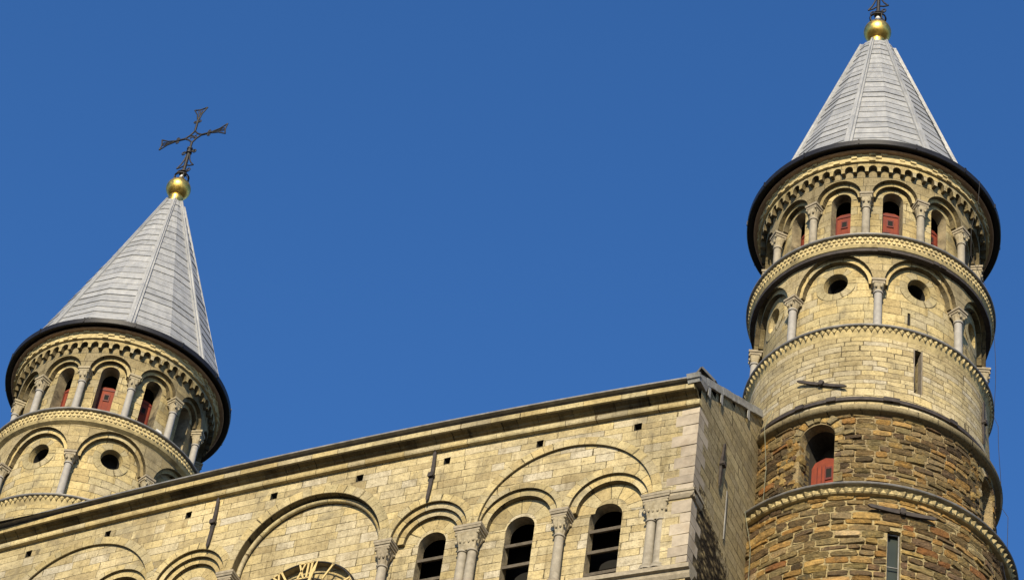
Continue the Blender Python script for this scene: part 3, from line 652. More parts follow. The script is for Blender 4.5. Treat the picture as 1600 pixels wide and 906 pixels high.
def tower(sx, label, rough, apex, rib_phase, dax, rb, zt):
    cx, cy = sx * 10.308, TY; rnd = random.Random(5 + rough)
    T = thing('round_tower', label, 'tower', (cx, cy, 0))
    def mapR(Rb, Rt=None, z0=0, z1=1):
        def f(u, v, d):
            r = Rb if Rt is None else Rb + (Rt - Rb) * (v - z0) / (z1 - z0)
            r -= d; return (cx + r * sin(u), cy - r * cos(u), v)
        return f
    full = lambda z0, z1: [(-pi, z0), (pi, z0), (pi, z1), (-pi, z1)]
    G = (R_(3), .5)
    # ---- lower drum, star course, belfry drum
    slit = [(R_(28.2), 36.6), (R_(33.4), 36.6), (R_(33.4), 39.12), (R_(28.2), 39.12)]
    bz = 36.2
    b = MB(); b.lathe([(3.3, 0), (3.15, 20), (3.02, bz)], cx, cy, 96); b.build('lower_wall', M['brownwall' if rough else 'drum'], T)
    if rough:
        mcol = (.33, .27, .15)
        b = MB(); b.plate(full(bz, 40.12), [slit], mapR(3.02), 0, .3, grid=G, uvs=3); b.col = [mcol] * len(b.col)
        def clip(a0, a1, l, r):
            if a1 <= l or a0 >= r: return (a0, a1)
            return (a0, l) if l - a0 > a1 - r else (r, a1)
        def sk(a0, a1, z, hz): return clip(a0, a1, R_(28.15), R_(33.45)) if z - hz < 39.05 else (a0, a1)
        rubble(b, cx, cy, 3.02, bz, 40.02, R_(-100), R_(150), sk, rnd, .168, .44)
        b.build('rubble_drum', M['rubble'], T)
        # slit window
        b = MB(); m3 = mapR(3.02)
        b.add([m3(R_(28.2), 36.6, .17), m3(R_(33.4), 36.6, .17), m3(R_(33.4), 39.12, .17), m3(R_(28.2), 39.12, .17)]); wo = b.build('slit_window', M['glass'], T)
        b = MB()
        for a in (28.45, 33.15): b.tube([m3(R_(a), 36.6, .1), m3(R_(a), 39.10, .1)], .018, 6)
        for z in (39.09, 38.25, 37.4): b.tube([m3(R_(28.3), z, .1), m3(R_(33.3), z, .1)], .015, 6)
        b.build('window_frame', M['leadlip'], wo)
        # belfry drum
        dhole = opening(R_(-2.6), 40.2, 41.95, 1, 16); hw = R_(8.1)
        def op(c): return [(c - hw, 40.2), (c + hw, 40.2)] + [(c + hw * cos(pi * j / 14), 41.92 + .36 * sin(pi * j / 14)) for j in range(15)]
        ops = [op(R_(-2.6)), op(R_(88.5))]
        b = MB(); b.plate(full(40.1, 42.6), ops, mapR(2.77), 0, .24, grid=G, uvs=2.8); b.col = [(.27, .215, .125)] * len(b.col)
        def sk2(a0, a1, z, hz):
            for c in (R_(-2.6), R_(88.5)):
                if z - hz < 41.93: a0, a1 = clip(a0, a1, c - hw - .02, c + hw + .02)
                else:
                    dz = z - hz * .6 - 41.93
                    if dz < .58: q = sqrt(.58 ** 2 - dz * dz) / 2.77; a0, a1 = clip(a0, a1, c - q, c + q)
            return (a0, a1)
        rubble(b, cx, cy, 2.77, 40.15, 42.46, R_(-120), R_(150), sk2, rnd, .145, .38)
        # arch stones and jamb stones round the openings
        for c in (R_(-2.6), R_(88.5)):
            for j in range(9):
                th = pi * (j + .5) / 9; q = MB(); ro = rnd.uniform(.17, .25)
                col = rnd.choices([p for p, w in PALR], [w for p, w in PALR])[0]; pr = rnd.uniform(.02, .05)
                def PP(r, t, d): aa = c + r * cos(t) / 2.77; return (cx + (2.77 + d) * sin(aa), cy - (2.77 + d) * cos(aa), 41.93 + r * sin(t))
                t0, t1 = th - pi / 19, th + pi / 19
                rows = [[PP(.385, t0, -.01), PP(.385, t1, -.01), PP(.39 + ro, t1, -.01), PP(.39 + ro, t0, -.01)], [PP(.40, t0 + .02, pr), PP(.40, t1 - .02, pr), PP(.38 + ro, t1 - .02, pr), PP(.38 + ro, t0 + .02, pr * .8)]]
                b.grid(rows, closed=True, smooth=False, col=col); b.add(rows[-1], col=col)
            z = 40.15
            while z < 42.15:
                h = rnd.uniform(.10, .24)
                for q in range(3):
                    vv = rnd.uniform(.55, .95); col = tuple(p * vv for p in rnd.choices([p for p, w in PALR], [w for p, w in PALR])[0]); aa = c - hw - rnd.uniform(.012, .045) - q * .055 - (max(0, z - 41.93) * -.1)
                    er = Vector((sin(aa), -cos(aa), 0)); et = Vector((cos(aa), sin(aa), 0)); ctr = Vector((cx, cy, z + h / 2)) + er * (2.72 - .02 * (2 - q) - rnd.uniform(0, .05)); i0 = len(b.v)
                    b.sphere(ctr, 1, 9, 7); b.col[-9 * 7 * 4:] = [col] * (9 * 7 * 4); b.sm[-63:] = [False] * 63
                    for w_ in range(i0, len(b.v)):
                        d_ = Vector(b.v[w_]) - ctr; d_ = Vector([math.copysign(abs(t) ** .6, t) for t in (d_.dot(et), d_.dot(er), d_.z)]); jt = rnd.uniform(.85, 1.12)
                        b.v[w_] = tuple(ctr + et * (d_.x * .10 * jt) + er * (d_.y * .13 * jt) + Vector((0, 0, d_.z * h * .54 * jt)))
                z += h * .92
            for sg in (-1, 1):
                z = 40.2
                while z < 41.9:
                    h = rnd.uniform(.12, .26); w = rnd.uniform(.05, .13); ero = rnd.uniform(.0, .09) if sg < 0 else rnd.uniform(0, .02)
                    vv = rnd.uniform(.7, 1.0); col = tuple(q * vv for q in rnd.choices([p for p, w in PALR], [w for p, w in PALR])[0])
                    aa = c + sg * (hw + (w * .5 + .035) / 2.77) ; er = Vector((sin(aa), -cos(aa), 0)); et = Vector((cos(aa), sin(aa), 0))
                    ctr = Vector((cx, cy, z + h / 2)) + er * (2.77 - .16 - ero)
                    b.box(ctr, w / 2 + .03, .20 - ero * .3, h / 2 - .008, ((et * cos(.08 * sg) + er * sin(.1 * sg)).normalized(), er, (0, 0, 1)), col=col, taper=rnd.uniform(.85, 1.0)); z += h
        b.build('belfry_drum', M['rubble'], T)
        for c in (R_(-2.6), R_(88.5)):
            m3 = mapR(2.77)
            b = MB(); b.plate([(c - hw - .02, 40.15), (c + hw + .02, 40.15), (c + hw + .02, 41.50), (c + hw * .75, 41.72), (c, 41.79), (c - hw * .75, 41.72), (c - hw - .02, 41.50)], [], m3, .52, .57, grid=(R_(4), 1), outer_walls=True)
            do = b.build('door', M['red'], T)
            b = MB(); o2 = op(c)
            for p, q in zip(o2, o2[1:] + o2[:1]): b.add([m3(*p, .24), m3(*q, .24), m3(*q, .80), m3(*p, .80)])
            b.add([m3(*p, .80) for p in o2]); b.build('door_recess', M['socket'], do)
            b = MB(); s2 = lambda u0, u1, z0, z1, d: [m3(c + R_(u0), z0, d), m3(c + R_(u1), z0, d), m3(c + R_(u1), z1, d), m3(c + R_(u0), z1, d)]
            b.add(s2(.6, 3.6, 41.22, 41.48, .512)); b.build('door_window', M['dark'], do)
            b = MB()
            for q in (s2(.2, 4.0, 41.17, 41.22, .505), s2(.2, 4.0, 41.48, 41.52, .505), s2(.2, .6, 41.17, 41.52, .505), s2(3.6, 4.0, 41.17, 41.52, .505)): b.add(q)
            for u in (-4.6, -2.0, .0): b.tube([m3(c + R_(u), 40.2, .515), m3(c + R_(u), 41.58, .515)], .008, 4)
            b.build('door_frame', M['reddark'], do)
    else:
        b = MB(); b.lathe([(3.02, bz), (3.02, 40.1), (2.77, 40.1), (2.77, 42.6)], cx, cy, 96); b.build('lower_drum', M['drum'], T)
    b = MB(); b.lathe([(2.76, 40.22), (3.05, 40.20), (3.25, 40.165), (3.265, 40.135), (3.25, 40.115), (3.14, 40.11)][::-1], cx, cy, 120); b.build('ledge_lead', M['leadlip'], T)
    b = MB(); b.lathe([(3.0, 39.955), (3.12, 39.965), (3.15, 39.99), (3.15, 40.11)], cx, cy, 120)
    n = 118
    for i in range(n):
        a = 2 * pi * i / n; da = pi / n * .98; zc = 40.045; e = .062; pts = []
        P = lambda aa, z, r: (cx + r * sin(aa), cy - r * cos(aa), z)
        cpt = P(a + rnd.uniform(-.008, .008), zc - .012, rnd.choice((3.24, 3.24, 3.235, 3.225, 3.20))); jj = [rnd.uniform(-.008, .008) for _ in range(4)]
        cor = [P(a - da, zc + jj[0], 3.15), P(a, zc - e - .02 + jj[1], 3.155), P(a + da, zc + jj[2], 3.15), P(a, zc + e, 3.15)]
        for q in range(4): b.add([cor[q], cor[(q + 1) % 4], cpt])
    b.build('star_moulding', M['bead'], T)
    # ---- smooth drum between roll moulding and saw-tooth course
    sl2 = [(R_(40.0), 43.36), (R_(44.5), 43.36), (R_(44.5), 44.68), (R_(40.0), 44.68)]
    b = MB(); m4 = mapR(2.73, 2.63, 42.5, 45.1)
    b.plate(full(42.5, 45.1), [sl2] if rough else [], m4, 0, .35, grid=G, uvs=2.68); b.build('drum_wall', M['drum' if rough else 'tower'], T)
    if rough:
        b = MB(); b.add([m4(u, v, .33) for u, v in sl2]); wo = b.build('slit_window', M['dark'], T)
        b = MB()
        for i in (0, 1): b.box(Vector(m4(R_(40.2 + 4.1 * i), 44.02, .10)), .014, .09, .66, ((cos(R_(42)), sin(R_(42)), 0), (sin(R_(42)), -cos(R_(42)), 0), (0, 0, 1)))
        b.build('window_frame', M['wood'], wo)
        b = MB(); b.lathe([(2.735, 42.88), (2.765, 42.885), (2.765, 42.975), (2.735, 42.98)], cx, cy, 96)
        for a in (3, 28, 31, -12, 60):
            e = Vector((sin(R_(a)), -cos(R_(a)), 0)); b.box(Vector((cx, cy, 42.93)) + e * 2.775, .10, .025, .055, ((cos(R_(a)), sin(R_(a)), 0), e, (0, 0, 1)))
        b.build('iron_strap', M['rustiron'], T)
        a = R_(-2); et = Vector((cos(a), sin(a), -.42)); en = Vector((sin(a), -cos(a), 0)); anchor(T, Vector((cx, cy, 43.48)) + en * 2.685, et, et.cross(en), en, .62, w0=.036)
        a = R_(86); en = Vector((sin(a), -cos(a), 0)); anchor(T, Vector((cx, cy, 43.9)) + en * 2.675, (0, 0, 1), (cos(a), sin(a), 0), en, .62)
        a = R_(33.5); et = Vector((cos(a), sin(a), .0)); en = Vector((sin(a), -cos(a), 0)); anchor(T, Vector((cx, cy, 39.60)) + en * 3.03, et, et.cross(en), en, .72, w0=.05)
        a = R_(93); et = Vector((cos(a), sin(a), -.5)); en = Vector((sin(a), -cos(a), 0)); anchor(T, Vector((cx, cy, 39.55)) + en * 3.03, et, et.cross(en), en, .55, w0=.034)
    b = MB(); b.lathe([(2.72, 42.42)] + [(2.875 + .08 * cos(t), 42.54 + .085 * sin(t)) for t in [-pi / 2 + pi * j / 10 for j in range(11)]] + [(2.72, 42.66)], cx, cy, 110); b.build('roll_moulding', M['roll'] if rough else M['mould'], T)
    # ---- saw-tooth course
    b = MB(); b.lathe([(2.61, 44.80), (2.70, 44.99), (2.72, 45.07)], cx, cy, 110)
    n = 128
    for i in range(n):
        a = 2 * pi * i / n; da = pi / n; P = lambda aa, z, r: (cx + r * sin(aa), cy - r * cos(aa), z)
        l, r_, tp, bt, mm = P(a - da, 45.06, 2.725), P(a + da, 45.06, 2.725), P(a, 45.06, 2.765), P(a, 44.955 + rnd.choice((0, 0, .012, .03)), 2.732), P(a, 45.01, 2.765 - rnd.choice((0, 0, .01, .025)))
        b.add([l, bt, mm]); b.add([bt, r_, mm]); b.add([l, mm, tp]); b.add([mm, r_, tp])
        bk = P(a, 44.955, 2.66); b.add([l, P(a - da, 45.05, 2.66), bk, bt]); b.add([bt, bk, P(a + da, 45.05, 2.66), r_])
    b.build('sawtooth_moulding', M['bead'], T)
    b = MB(); b.lathe([(2.60, 45.062), (2.78, 45.066), (2.795, 45.085), (2.795, 45.11), (2.77, 45.13), (2.40, 45.19)], cx, cy, 120); b.build('ledge_lead', M['leadlip'], T)
    # ---- middle storey: 8 blind arches with oculi
    n8, ph8 = 8, R_(22.5); zs = 46.60
    oc = []
    for i in range(8):
        c = i * pi / 4 - pi + pi / 8 - R_(22.5) + pi / 4
        if c > pi - .3: c -= 2 * pi
    cen = [(-157.5 + 45 * i - 22.5 + 45) for i in range(8)]
    cen = [-135, -90, -45, 0, 45, 90, 135]
    oc = [[(R_(c) + .285 / 2.41 * cos(2 * pi * j / 28), 46.80 + .31 * sin(2 * pi * j / 28)) for j in range(28)] for c in cen]
    sl3 = [(R_(38.6), 45.60), (R_(40.3), 45.60), (R_(40.3), 45.98), (R_(38.6), 45.98)]
    b = MB(); b.plate(full(45.1, 47.75), oc + ([sl3] if rough else []), mapR(2.41), 0, .03, grid=G, uvs=2.41); b.build('arcade_wall', M['tower'], T)
    if rough:
        b = MB(); b.add([mapR(2.41)(u, v, .028) for u, v in sl3]); b.build('slot', M['dark'], T)
    for c in cen:
        b = MB(); m5 = mapR(2.41)
        rows = [[m5(R_(c) + kx / 2.41 * cos(2 * pi * j / 28), zc_ + kz * sin(2 * pi * j / 28), d) for j in range(28)] for kx, kz, d, zc_ in ((.285, .31, .03, 46.80), (.262, .287, .17, 46.81), (.262, .287, .40, 46.82))]
        b.grid([r[::-1] for r in rows[:2]], lambda i, j: (i * .07 + c, j * .2), closed=True); ob = b.build('oculus', M['tower'], T)
        b = MB(); b.grid([r[::-1] for r in rows[1:]], closed=True); b.add(rows[2]); b.build('oculus_void', M['dark'], ob)
        b = MB(); q = [[m5(R_(c) + kx / 2.41 * cos(2 * pi * j / 40), 46.80 + kz * sin(2 * pi * j / 40), -.004) for j in range(40)] for kx, kz in ((.287, .312), (.47, .50))]
        b.grid(q[::-1], lambda i, j: (i * .075, j * .2 + .2), closed=True); b.build('oculus_ring', M['voussoir'], ob)
    b = MB(); sf = MB(); arcade(b, mapR(2.62), 8, ph8, 2.62, zs, 47.62, .905 / 2.62, .90, .11, 0, wm=sf); o_ = b.build('arch_ring', M['spandrel'], T); sf.build('arch_soffit', M['crust_shade'], o_)
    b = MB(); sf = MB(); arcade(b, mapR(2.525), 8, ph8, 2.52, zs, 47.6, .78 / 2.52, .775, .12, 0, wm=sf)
    o_ = b.build('arch_order', M['mould'], T); sf.build('arch_soffit', M['crust_shade'], o_)
    # ---- bead course and ledge of the belvedere
    b = MB(); b.lathe([(2.60, 47.50), (2.72, 47.56), (2.76, 47.62), (2.77, 47.84)], cx, cy, 110); n = 150
    for rw, (z, r) in enumerate(((47.675, 2.775), (47.775, 2.785))):
        for i in range(n):
            a = 2 * pi * (i + .5 * rw) / n; e = Vector((sin(a), -cos(a), 0)); t = Vector((cos(a), sin(a), 0)); c = Vector((cx, cy, z + rnd.uniform(-.006, .006))) + e * r; s_ = .050 * rnd.uniform(.85, 1.08)
            rim = [c + (t * cos(2 * pi * q / 8) + Vector((0, 0, 1)) * sin(2 * pi * q / 8)) * s_ - e * .02 for q in range(8)]; mid = [c + (p - c) * .75 + e * .03 for p in rim]; b.grid([rim, mid], closed=True); b.add(mid)
    b.build('bead_moulding', M['bead'], T)
    b = MB(); b.lathe([(2.5, 47.842), (2.835, 47.846), (2.85, 47.862), (2.85, 47.89), (2.82, 47.91), (2.25, 47.99)], cx, cy, 120); b.build('ledge_lead', M['leadlip'], T)
    if rough:
        b = MB(); b.lathe([(2.62, 47.42), (2.735, 47.425), (2.74, 47.50), (2.62, 47.505)], cx, cy, 110)
        for a in (23, 26, 50, 54):
            e = Vector((sin(R_(a)), -cos(R_(a)), 0)); b.box(Vector((cx, cy, 47.46)) + e * 2.745, .07, .025, .05, ((cos(R_(a)), sin(R_(a)), 0), e, (0, 0, 1)))
        b.build('iron_strap', M['rustiron'], T)
    # ---- belvedere: 12 arches on columns, red shutters behind
    sd = .27 if rough else .36; zs2 = 49.56; ph = R_(15); m7 = mapR(2.27); cw = .235 / 2.27
    wins = [[(R_(c) - cw, 48.0), (R_(c) + cw, 48.0)] + [(R_(c) + cw * cos(pi * j / 14), 49.62 + .235 * sin(pi * j / 14)) for j in range(15)] for c in range(-150, 151, 30)]
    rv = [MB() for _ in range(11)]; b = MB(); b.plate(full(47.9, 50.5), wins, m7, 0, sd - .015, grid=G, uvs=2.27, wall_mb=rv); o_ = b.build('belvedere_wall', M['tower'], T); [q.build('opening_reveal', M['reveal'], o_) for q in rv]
    b = MB(); sf = MB(); arcade(b, mapR(2.50), 12, ph, 2.5, zs2, 50.45, .535 / 2.5, .50, .11, 0, wm=sf); o_ = b.build('arch_ring', M['spandrel'], T); sf.build('arch_soffit', M['crust_shade'], o_)
    b = MB(); sf = MB(); arcade(b, mapR(2.39), 12, ph, 2.39, zs2, 50.3, .425 / 2.39, .40, .125, 0, wm=sf); o_ = b.build('arch_order', M['mould'], T); sf.build('arch_soffit', M['crust_shade'], o_)
    for i in range(12):
        c = ph + R_(30) * (i + .5); b = MB()
        q = [[m7(c + kx / 2.27 * cos(pi * j / 20), 49.62 + kx * sin(pi * j / 20), -.005) for j in range(21)] for kx in (.236, .36)]
        b.grid(q[::-1], lambda i_, j_: (i_ * .05 + i * 3, j_ * .12 + .3)); b.build('window_arch', M['voussoir'], T)
    for q, c in enumerate(range(-150, 181, 30)):
        c = R_(c)
        if q == 11: break
        b = MB(); zt_ = 49.47
        b.plate([(c - cw - .02, 47.95), (c + cw + .02, 47.95), (c + cw + .02, zt_ - .06), (c + cw * .5, zt_), (c - cw * .5, zt_), (c - cw - .02, zt_ - .06)], [], m7, sd, sd + .035, outer_walls=True)
        do = b.build('shutter', M['red'], T)
        s2 = lambda u0, u1, z0, z1, d: [m7(c + u0 * cw, z0, d), m7(c + u1 * cw, z0, d), m7(c + u1 * cw, z1, d), m7(c + u0 * cw, z1, d)]
        b = MB(); b.add(s2(-.27, .27, 49.05, 49.21, sd - .006)); b.build('shutter_window', M['dark'], do)
        b = MB()
        for u0, u1, z0, z1 in ((-.4, .4, 49.01, 49.05), (-.4, .4, 49.21, 49.25), (-.4, -.27, 49.01, 49.25), (.27, .4, 49.01, 49.25), (-1, -.84, 47.95, 49.40), (.84, 1, 47.95, 49.40), (-.84, .84, 49.36, 49.40), (-.36, -.345, 47.95, 49.0), (.34, .355, 47.95, 49.0)): b.add(s2(u0, u1, z0, z1, sd - .010))
        b.build('shutter_frame', M['reddark'], do)
        b = MB(); b.add(s2(-1.9, 1.9, 47.9, 50.3, .70)); b.add([m7(c - 1.9 * cw, 50.3, sd), m7(c + 1.9 * cw, 50.3, sd), m7(c + 1.9 * cw, 50.3, .70), m7(c - 1.9 * cw, 50.3, .70)]); b.build('opening_void', M['dark'], do)
    # ---- columns of both arcades (first of each built, the rest copied)
    def tcol(a, Rc, z0, zc, zt, r, gmat, hcap):
        c = Vector((cx + Rc * sin(a), cy - Rc * cos(a), 0)); b = MB()
        b.lathe([(r * 1.5, z0), (r * 1.5, z0 + .05), (r * 1.15, z0 + .09), (r, z0 + .12), (r, z0 + .3), (r * .93, zc - .04), (r * 1.18, zc - .035), (r * 1.18, zc), (r, zc + .01)], c.x, c.y, 20); s_ = b.build('column', M[gmat], T)
        e = Vector((sin(a), -cos(a), 0)); t = Vector((cos(a), sin(a), 0)); b = MB(); rows = []
        for kf in range(7):
            f = kf / 6; rr = r * (1.0 + .28 * f ** 1.7); row = []
            for j in range(24):
                th = 2 * pi * j / 24; rad = rr * (1 - f) + rr * f * min(1 / max(abs(cos(th)), abs(sin(th))), 1.3); rad += .012 * cos(8 * th) * sin(pi * f) + (.018 if .5 < f < .9 and j % 6 == 3 else 0)
                row.append(c + t * (rad * cos(th)) + e * (rad * sin(th)) + Vector((0, 0, zc + hcap * f)))
            rows.append(row)
        b.grid(rows, closed=True)
        for ux in (-1, 1):
            for q in (-1, 1): b.sphere(c + t * (ux * r * 1.3) + e * (q * r * 1.3) + Vector((0, 0, zc + hcap * .86)), r * .30, 8, 6)
            b.sphere(c + t * (ux * r * .6) + e * (r * 1.25) + Vector((0, 0, zc + hcap * .5)), r * .3, 8, 6, 1.5)
        b.build('capital', M['capital'], s_)
        b = MB(); za = zc + hcap; hh = (zt - za) / 2
        b.box(c + Vector((0, 0, za + hh * .5)) - e * .01, r * 1.45, r * 1.45, hh * .5, (t, -e, (0, 0, 1))); b.box(c + Vector((0, 0, za + hh * 1.5)) - e * .01, r * 1.68, r * 1.68, hh * .5, (t, -e, (0, 0, 1)))
        b.build('abacus', M['abacus'] if rough or Rc > 2.5 else M['capital'], s_)
        return s_
    RZ = lambda a: Matrix.Translation((cx, cy, 0)) @ Matrix.Rotation(a, 4, 'Z') @ Matrix.Translation((-cx, -cy, 0))
    c12 = tcol(R_(15), 2.42, 47.93, 49.13, zs2 - .003, .093, 'column' if rough else 'greycol', .30)
    for i in range(1, 12): place_copy(c12, T, RZ(R_(30 * i)))
    c8 = tcol(R_(22.5), 2.575, 45.15, 46.26, zs - .003, .095, 'greycol', .22)
    for i in range(1, 8): place_copy(c8, T, RZ(R_(45 * i)))
    # ---- corbel frieze, billet course, gutter
    sfz = MB(); b = MB(); nn_ = 60; arcade(b, mapR(2.635), nn_, R_(3), 2.635, 50.23, 50.433, R_(2.12), .125, .12, 0, 8, sfz, .075); o_ = b.build('corbel_frieze', M['tower'], T); sfz.build('corbel_soffit', M['crust_shade'], o_)
    b = MB(); b.lathe([(2.645, 50.432), (2.69, 50.435), (2.705, 50.69)], cx, cy, 110); nb = 62
    for rw in range(3):
        for i in range(nb):
            wn_ = rnd.choice((0, 0, 0, .012, .02, .035))
            a = 2 * pi * (i + .5 * (rw % 2)) / nb + .006 * rnd.uniform(-1, 1); e = Vector((sin(a), -cos(a), 0)); t = Vector((cos(a), sin(a), 0))
            b.box(Vector((cx, cy, 50.475 + .078 * rw)) + e * (2.667 + .008 * rw - wn_), .069 + rnd.uniform(-.008, .008), .05, .035, (t, -e, (0, 0, 1)))
    b.build('billet_moulding', M['bead'], T)
    b = MB(); b.lathe([(2.66, 50.66)] + [(2.79 + .03 * cos(t), 50.69 + .03 * sin(t)) for t in [-pi / 2 + pi * j / 8 for j in range(9)]] + [(2.6, 50.82)], cx, cy, 120); b.build('eaves_moulding', M['tan'], T)
    b = MB(); b.lathe([(2.70, 50.735), (2.80, 50.715), (2.96, 50.65), (2.985, 50.635), (3.0, 50.65), (3.0, 50.79), (2.985, 50.805), (2.93, 50.805), (2.85, 50.74), (2.7, 50.80)], cx, cy, 140)
    b.v = [(cx + (p[0] - cx) * .995, cy + (p[1] - cy) * .995, p[2] + .055) for p in b.v]
    for i in range(14):
        a = 2 * pi * i / 14 + .2; e = Vector((sin(a), -cos(a), 0)); b.box(Vector((cx, cy, 50.79)) + e * 2.988, .02, .012, .07, ((cos(a), sin(a), 0), e, (0, 0, 1)))
    b.build('gutter', M['gutter'], T)
    # ---- lead spire: 16 facets, lapped sheets, 8 batten rolls
    ax_ = Vector((cx + dax, cy, apex)); zb = 50.80; rt = rb * (apex - zt) / (apex - zb)
    def cone(a, f, out=0):      # f 0 bottom .. 1 top
        r = rb + (rt - rb) * f; z = zb + (zt - zb) * f
        return Vector((cx + dax * f + (r + out) * sin(a), cy - (r + out) * cos(a), z + out * .35))
    b = MB(); nrow = 23
    for s_ in range(8):
        a0 = R_(rib_phase) + s_ * pi / 4; off = rnd.uniform(-.01, .01); js = [0] + sorted([(j + rnd.uniform(-.10, .10) + off) / nrow for j in range(1, nrow)]) + [1.0]
        for j in range(nrow):
            f0, f1 = js[j], js[j + 1]; lo, hi = .020 + rnd.uniform(-.008, .009), .0
            A = [cone(a0, f0, lo), cone(a0 + pi / 8, f0, lo), cone(a0 + pi / 4, f0, lo)]; Bp = [cone(a0, f1, hi + .004), cone(a0 + pi / 8, f1, hi + .004), cone(a0 + pi / 4, f1, hi + .004)]
            Ai = [cone(a0, f0, 0), cone(a0 + pi / 8, f0, 0), cone(a0 + pi / 4, f0, 0)]
            uo = s_ * 2.0 + .1
            for q in (0, 1):
                b.add([A[q], A[q + 1], Bp[q + 1], Bp[q]], [(uo + q * .4, j * .44 + .02), (uo + q * .4 + .4, j * .44 + .02), (uo + q * .4 + .4, j * .44 + .42), (uo + q * .4, j * .44 + .42)])
                b.add([Ai[q], Ai[q + 1], A[q + 1], A[q]])
    sp = b.build('spire', M['lead'], T)
    for s_ in range(8):
        a = R_(rib_phase) + s_ * pi / 4; b = MB(); t = Vector((cos(a), sin(a), 0)); rows = []
        for j in range(13):
            f = j / 12; wv = .105 * (1 - f) + .045 * f; h = .045
            p = cone(a, f, .02); o = Vector((sin(a), -cos(a), .35)).normalized()
            rows.append([p - t * wv - o * .03, p - t * wv + o * h * .5, p - t * wv * .45 + o * h * .5, p - t * wv * .3 + o * h * 1.35, p + t * wv * .3 + o * h * 1.35, p + t * wv * .45 + o * h * .5, p + t * wv + o * h * .5, p + t * wv - o * .03])
        b.grid(rows, lambda i, j: (17 + s_ * 2 + i * .06, j * .6), smooth=False); b.build('rib', M['lead'], sp)
    # crown of the spire and gilded ball
    b = MB(); b.lathe([(rt + .05, zt - .10), (rt + .03, zt - .01), (rt * .8, zt + .03), (.16, zt + .08)], cx + dax, cy, 16); b.build('spire_cap', M['lead'], sp)
    return T, Vector((cx + dax, cy, zt)), sp

TR, tipR, spR = tower(1, 'right hand round stone tower with dark rubble lower drum and lead cone roof', 1, 58.80, 3.8, -.06, 2.62, 57.52)
TL, tipL, spL = tower(-1, 'left hand round stone tower rising behind the church wall, topped by the whole iron cross', 0, 58.95, 34.0, 0, 2.85, 58.25)
for (T, tip, zc, r) in ((TR, tipR, 58.32, .35), (TL, tipL, 58.92, .35)):
    b = MB(); b.sphere((tip.x, tip.y, zc), r, 40, 24, .95)
    b.lathe([(.20, zc - r - .28), (.22, zc - r - .06), (.19, zc - r * .93)], tip.x, tip.y, 24); b.lathe([(.13, zc + r * .9), (.11, zc + r + .05), (.06, zc + r + .1)], tip.x, tip.y, 20)
    b.build('finial_ball', M['gold'], T)

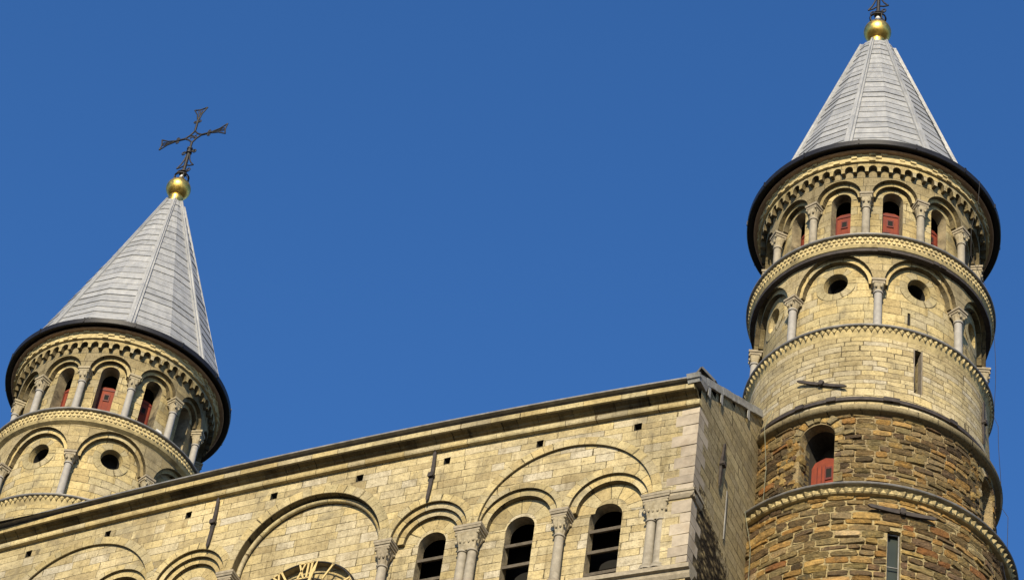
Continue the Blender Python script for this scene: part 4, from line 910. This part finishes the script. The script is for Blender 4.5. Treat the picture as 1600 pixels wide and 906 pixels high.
# ------------------------------------------------------------------ wrought iron crosses
def scroll(b, c, s, a0, turn, n=20, y=0, th=.020):
    """small open spiral in the xz plane"""
    pts = []
    for i in range(n + 1):
        f = i / n; r = s * (1 - .72 * f); a = a0 + turn * f * 1.35 * 2 * pi; pts.append(Vector((c[0] + r * cos(a), y, c[1] + r * sin(a))))
    b.tube(pts, th, 6)
def cross(x, y, z0, label):
    X = thing('iron_cross', label, 'cross', (x, y, z0), 'iron crosses on the tower tops')
    def B(name, fn):
        b = MB(); fn(b); b.v = [(p[0] + x, p[1] + y, p[2] + z0) for p in b.v]; return b.build(name, M['iron'], X)
    zc = 1.84; bars = lambda b, pts, r=.032: b.tube([Vector((p[0], 0, p[1])) for p in pts], r, 6)
    D = .25
    def stem(b):
        bars(b, [(0, -.05), (0, 1.2)], .05); bars(b, [(0, 1.2), (0, zc - D)], .036)
        b.lathe([(.05, 1.12), (.085, 1.13), (.085, 1.19), (.065, 1.2), (.065, 1.27), (.085, 1.28), (.085, 1.34), (.05, 1.35)], 0, 0, 14)
        for sx in (-1, 1):
            bars(b, [(sx * .05, 1.08), (sx * .09, .86), (sx * .16, .70), (sx * .27, .56)], .022); bars(b, [(sx * .27, .56), (sx * .14, .57), (sx * .05, .62)], .022)
            scroll(b, (sx * .17, 1.17), .075, pi if sx > 0 else 0, -sx); scroll(b, (sx * .14, .40), .085, pi if sx > 0 else 0, sx)
            bars(b, [(sx * .05, .02), (sx * .07, .3)], .02)
        pts = [Vector((.20 * cos(t), .20 * sin(t), .12)) for t in [2 * pi * i / 24 for i in range(24)]]; b.tube(pts, .024, 6, True)
        for i in range(4):
            a = i * pi / 2 + pi / 4; b.tube([(.2 * cos(a), .2 * sin(a), .12), (.21 * cos(a), .21 * sin(a), .0), (.15 * cos(a), .15 * sin(a), -.1)], .02, 6); b.tube([(.2 * cos(a), .2 * sin(a), .12), (.05 * cos(a), .05 * sin(a), .3)], .018, 6)
        for z in (.24, .34): b.lathe([(.055, z - .02), (.10, z - .018), (.10, z + .018), (.055, z + .02)], 0, 0, 14)
    B('stem', stem)
    def diamond(b):
        P = [(0, zc + D), (D * 1.1, zc), (0, zc - D), (-D * 1.1, zc)]
        for a, c in zip(P, P[1:] + P[:1]):
            m = ((a[0] + c[0]) * .42, zc + (a[1] + c[1] - 2 * zc) * .42); bars(b, [a, m, c], .028)
        scroll(b, (-.06, zc + .02), .06, 0, 1, th=.013); scroll(b, (.06, zc - .02), .06, pi, 1, th=.013); bars(b, [(-.1, zc - .05), (.1, zc + .06)], .013)
    B('diamond', diamond)
    def arm(dx, dz, L):
        def fn(b):
            px, pz = dz, -dx
            q = lambda l, w: (dx * l + px * w, zc + dz * l + pz * w)
            bars(b, [q(D, 0), q(L - .40, 0)], .034); bars(b, [q(L - .44, 0), q(L - .05, 0)], .016)
            for s in (-1, 1):
                bars(b, [q(L - .46, s * .03), q(L - .24, s * .075), q(L, s * .215)], .022); scroll(b, q(L - .56, s * .075), .058, atan2(-pz * s, -px * s), s * (1 if dx or dz > 0 else 1), th=.016)
                bars(b, [q(L - .30, 0), q(L - .12, s * .07), q(L - .05, s * .04)], .014)
            bars(b, [q(L, -.215), q(L - .03, -.08), q(L - .04, 0), q(L - .03, .08), q(L, .215)], .022)
        B('arm', fn)
    arm(1, 0, 1.08); arm(-1, 0, 1.08); arm(0, 1, 1.22)
    b = MB(); b.lathe([(.075, -.08), (.07, .12), (.04, .2)], x, y, 14); b.v = [(p[0], p[1], p[2] + z0) for p in b.v]; b.build('stub', M['white'], X)
    return X
cross(tipL.x, tipL.y, 59.30, 'black wrought iron cross standing whole against the sky on the left ball')
cross(tipR.x, tipR.y, 58.75, 'black wrought iron cross on the right ball, only its foot inside the picture')

# ------------------------------------------------------------------ floodlights on the belvedere ledge
def flood(cx, a, Rr, z, label, white):
    a = R_(a); p = Vector((cx + Rr * sin(a), TY - Rr * cos(a), z)); e = Vector((sin(a), -cos(a), 0)); t = Vector((cos(a), sin(a), 0))
    F = thing('floodlight', label, 'floodlight', p, 'small floodlights on the tower ledges')
    b = MB(); d = (e * -.5 + Vector((0, 0, 1))).normalized(); b.box(p + Vector((0, 0, .16)), .075, .03, .085, (t, (t.cross(d)), d)); b.build('lamp_head', M['white' if white else 'iron'], F)
    b = MB(); b.tube([p + t * -.085 + Vector((0, 0, .16)), p + t * -.085, p + t * .085, p + t * .085 + Vector((0, 0, .16))], .01, 6); b.build('bracket', M['iron'], F)
flood(10.308, 25.5, 2.62, 47.93, 'small black floodlight on the right tower ledge beside the second red shutter', 0)
flood(10.308, 52, 2.62, 47.93, 'small white floodlight on the right tower ledge below the rightmost red shutter', 1)
flood(-10.308, 66, 2.62, 47.93, 'small white floodlight on the left tower ledge under a dark red shutter', 1)

# ------------------------------------------------------------------ cables
def cyl(cx, a, r, z): return Vector((cx + r * sin(R_(a)), TY - r * cos(R_(a)), z))
CX = 10.308
b = MB(); b.tube([cyl(CX, -27, 2.78, 43.3), cyl(CX, -27, 2.99, 42.6), cyl(CX, -27, 2.87, 41.5), cyl(CX, -28, 2.86, 40.3), cyl(CX, -28.5, 3.30, 40.12), cyl(CX, -27.5, 3.13, 39.2), cyl(CX, -28, 3.10, 37.0), cyl(CX, -28, 3.12, 35)], .007, 6)
tag(b.build('cable', M['cable']), 'pale cable running down the dark rubble beside the side wall', 'cable')
b = MB(); pts = []
for i in range(40):
    f = i / 39; z = 47.4 - f * 11.0; pts.append(cyl(CX, 103 + 2.2 * sin(f * 9) + 1.2 * sin(f * 23), (2.75, 2.85, 3.0, 3.28)[min(3, int(f * 4))] + .05 + .03 * sin(f * 17), z))
b.tube(pts, .006, 6)
tag(b.build('cable', M['iron']), 'thin black cable hanging down the right edge of the right tower against the sky', 'cable')
b = MB(); b.tube([cyl(CX, 72, 3.02, 50.82), cyl(CX, 74, 2.9, 50.2), cyl(CX, 76, 2.66, 49.6), cyl(CX, 80, 2.55, 48.9), cyl(CX, 82, 2.86, 47.9)], .006, 6)
tag(b.build('cable', M['iron']), 'thin dark cable slanting under the black eaves of the right tower', 'cable')
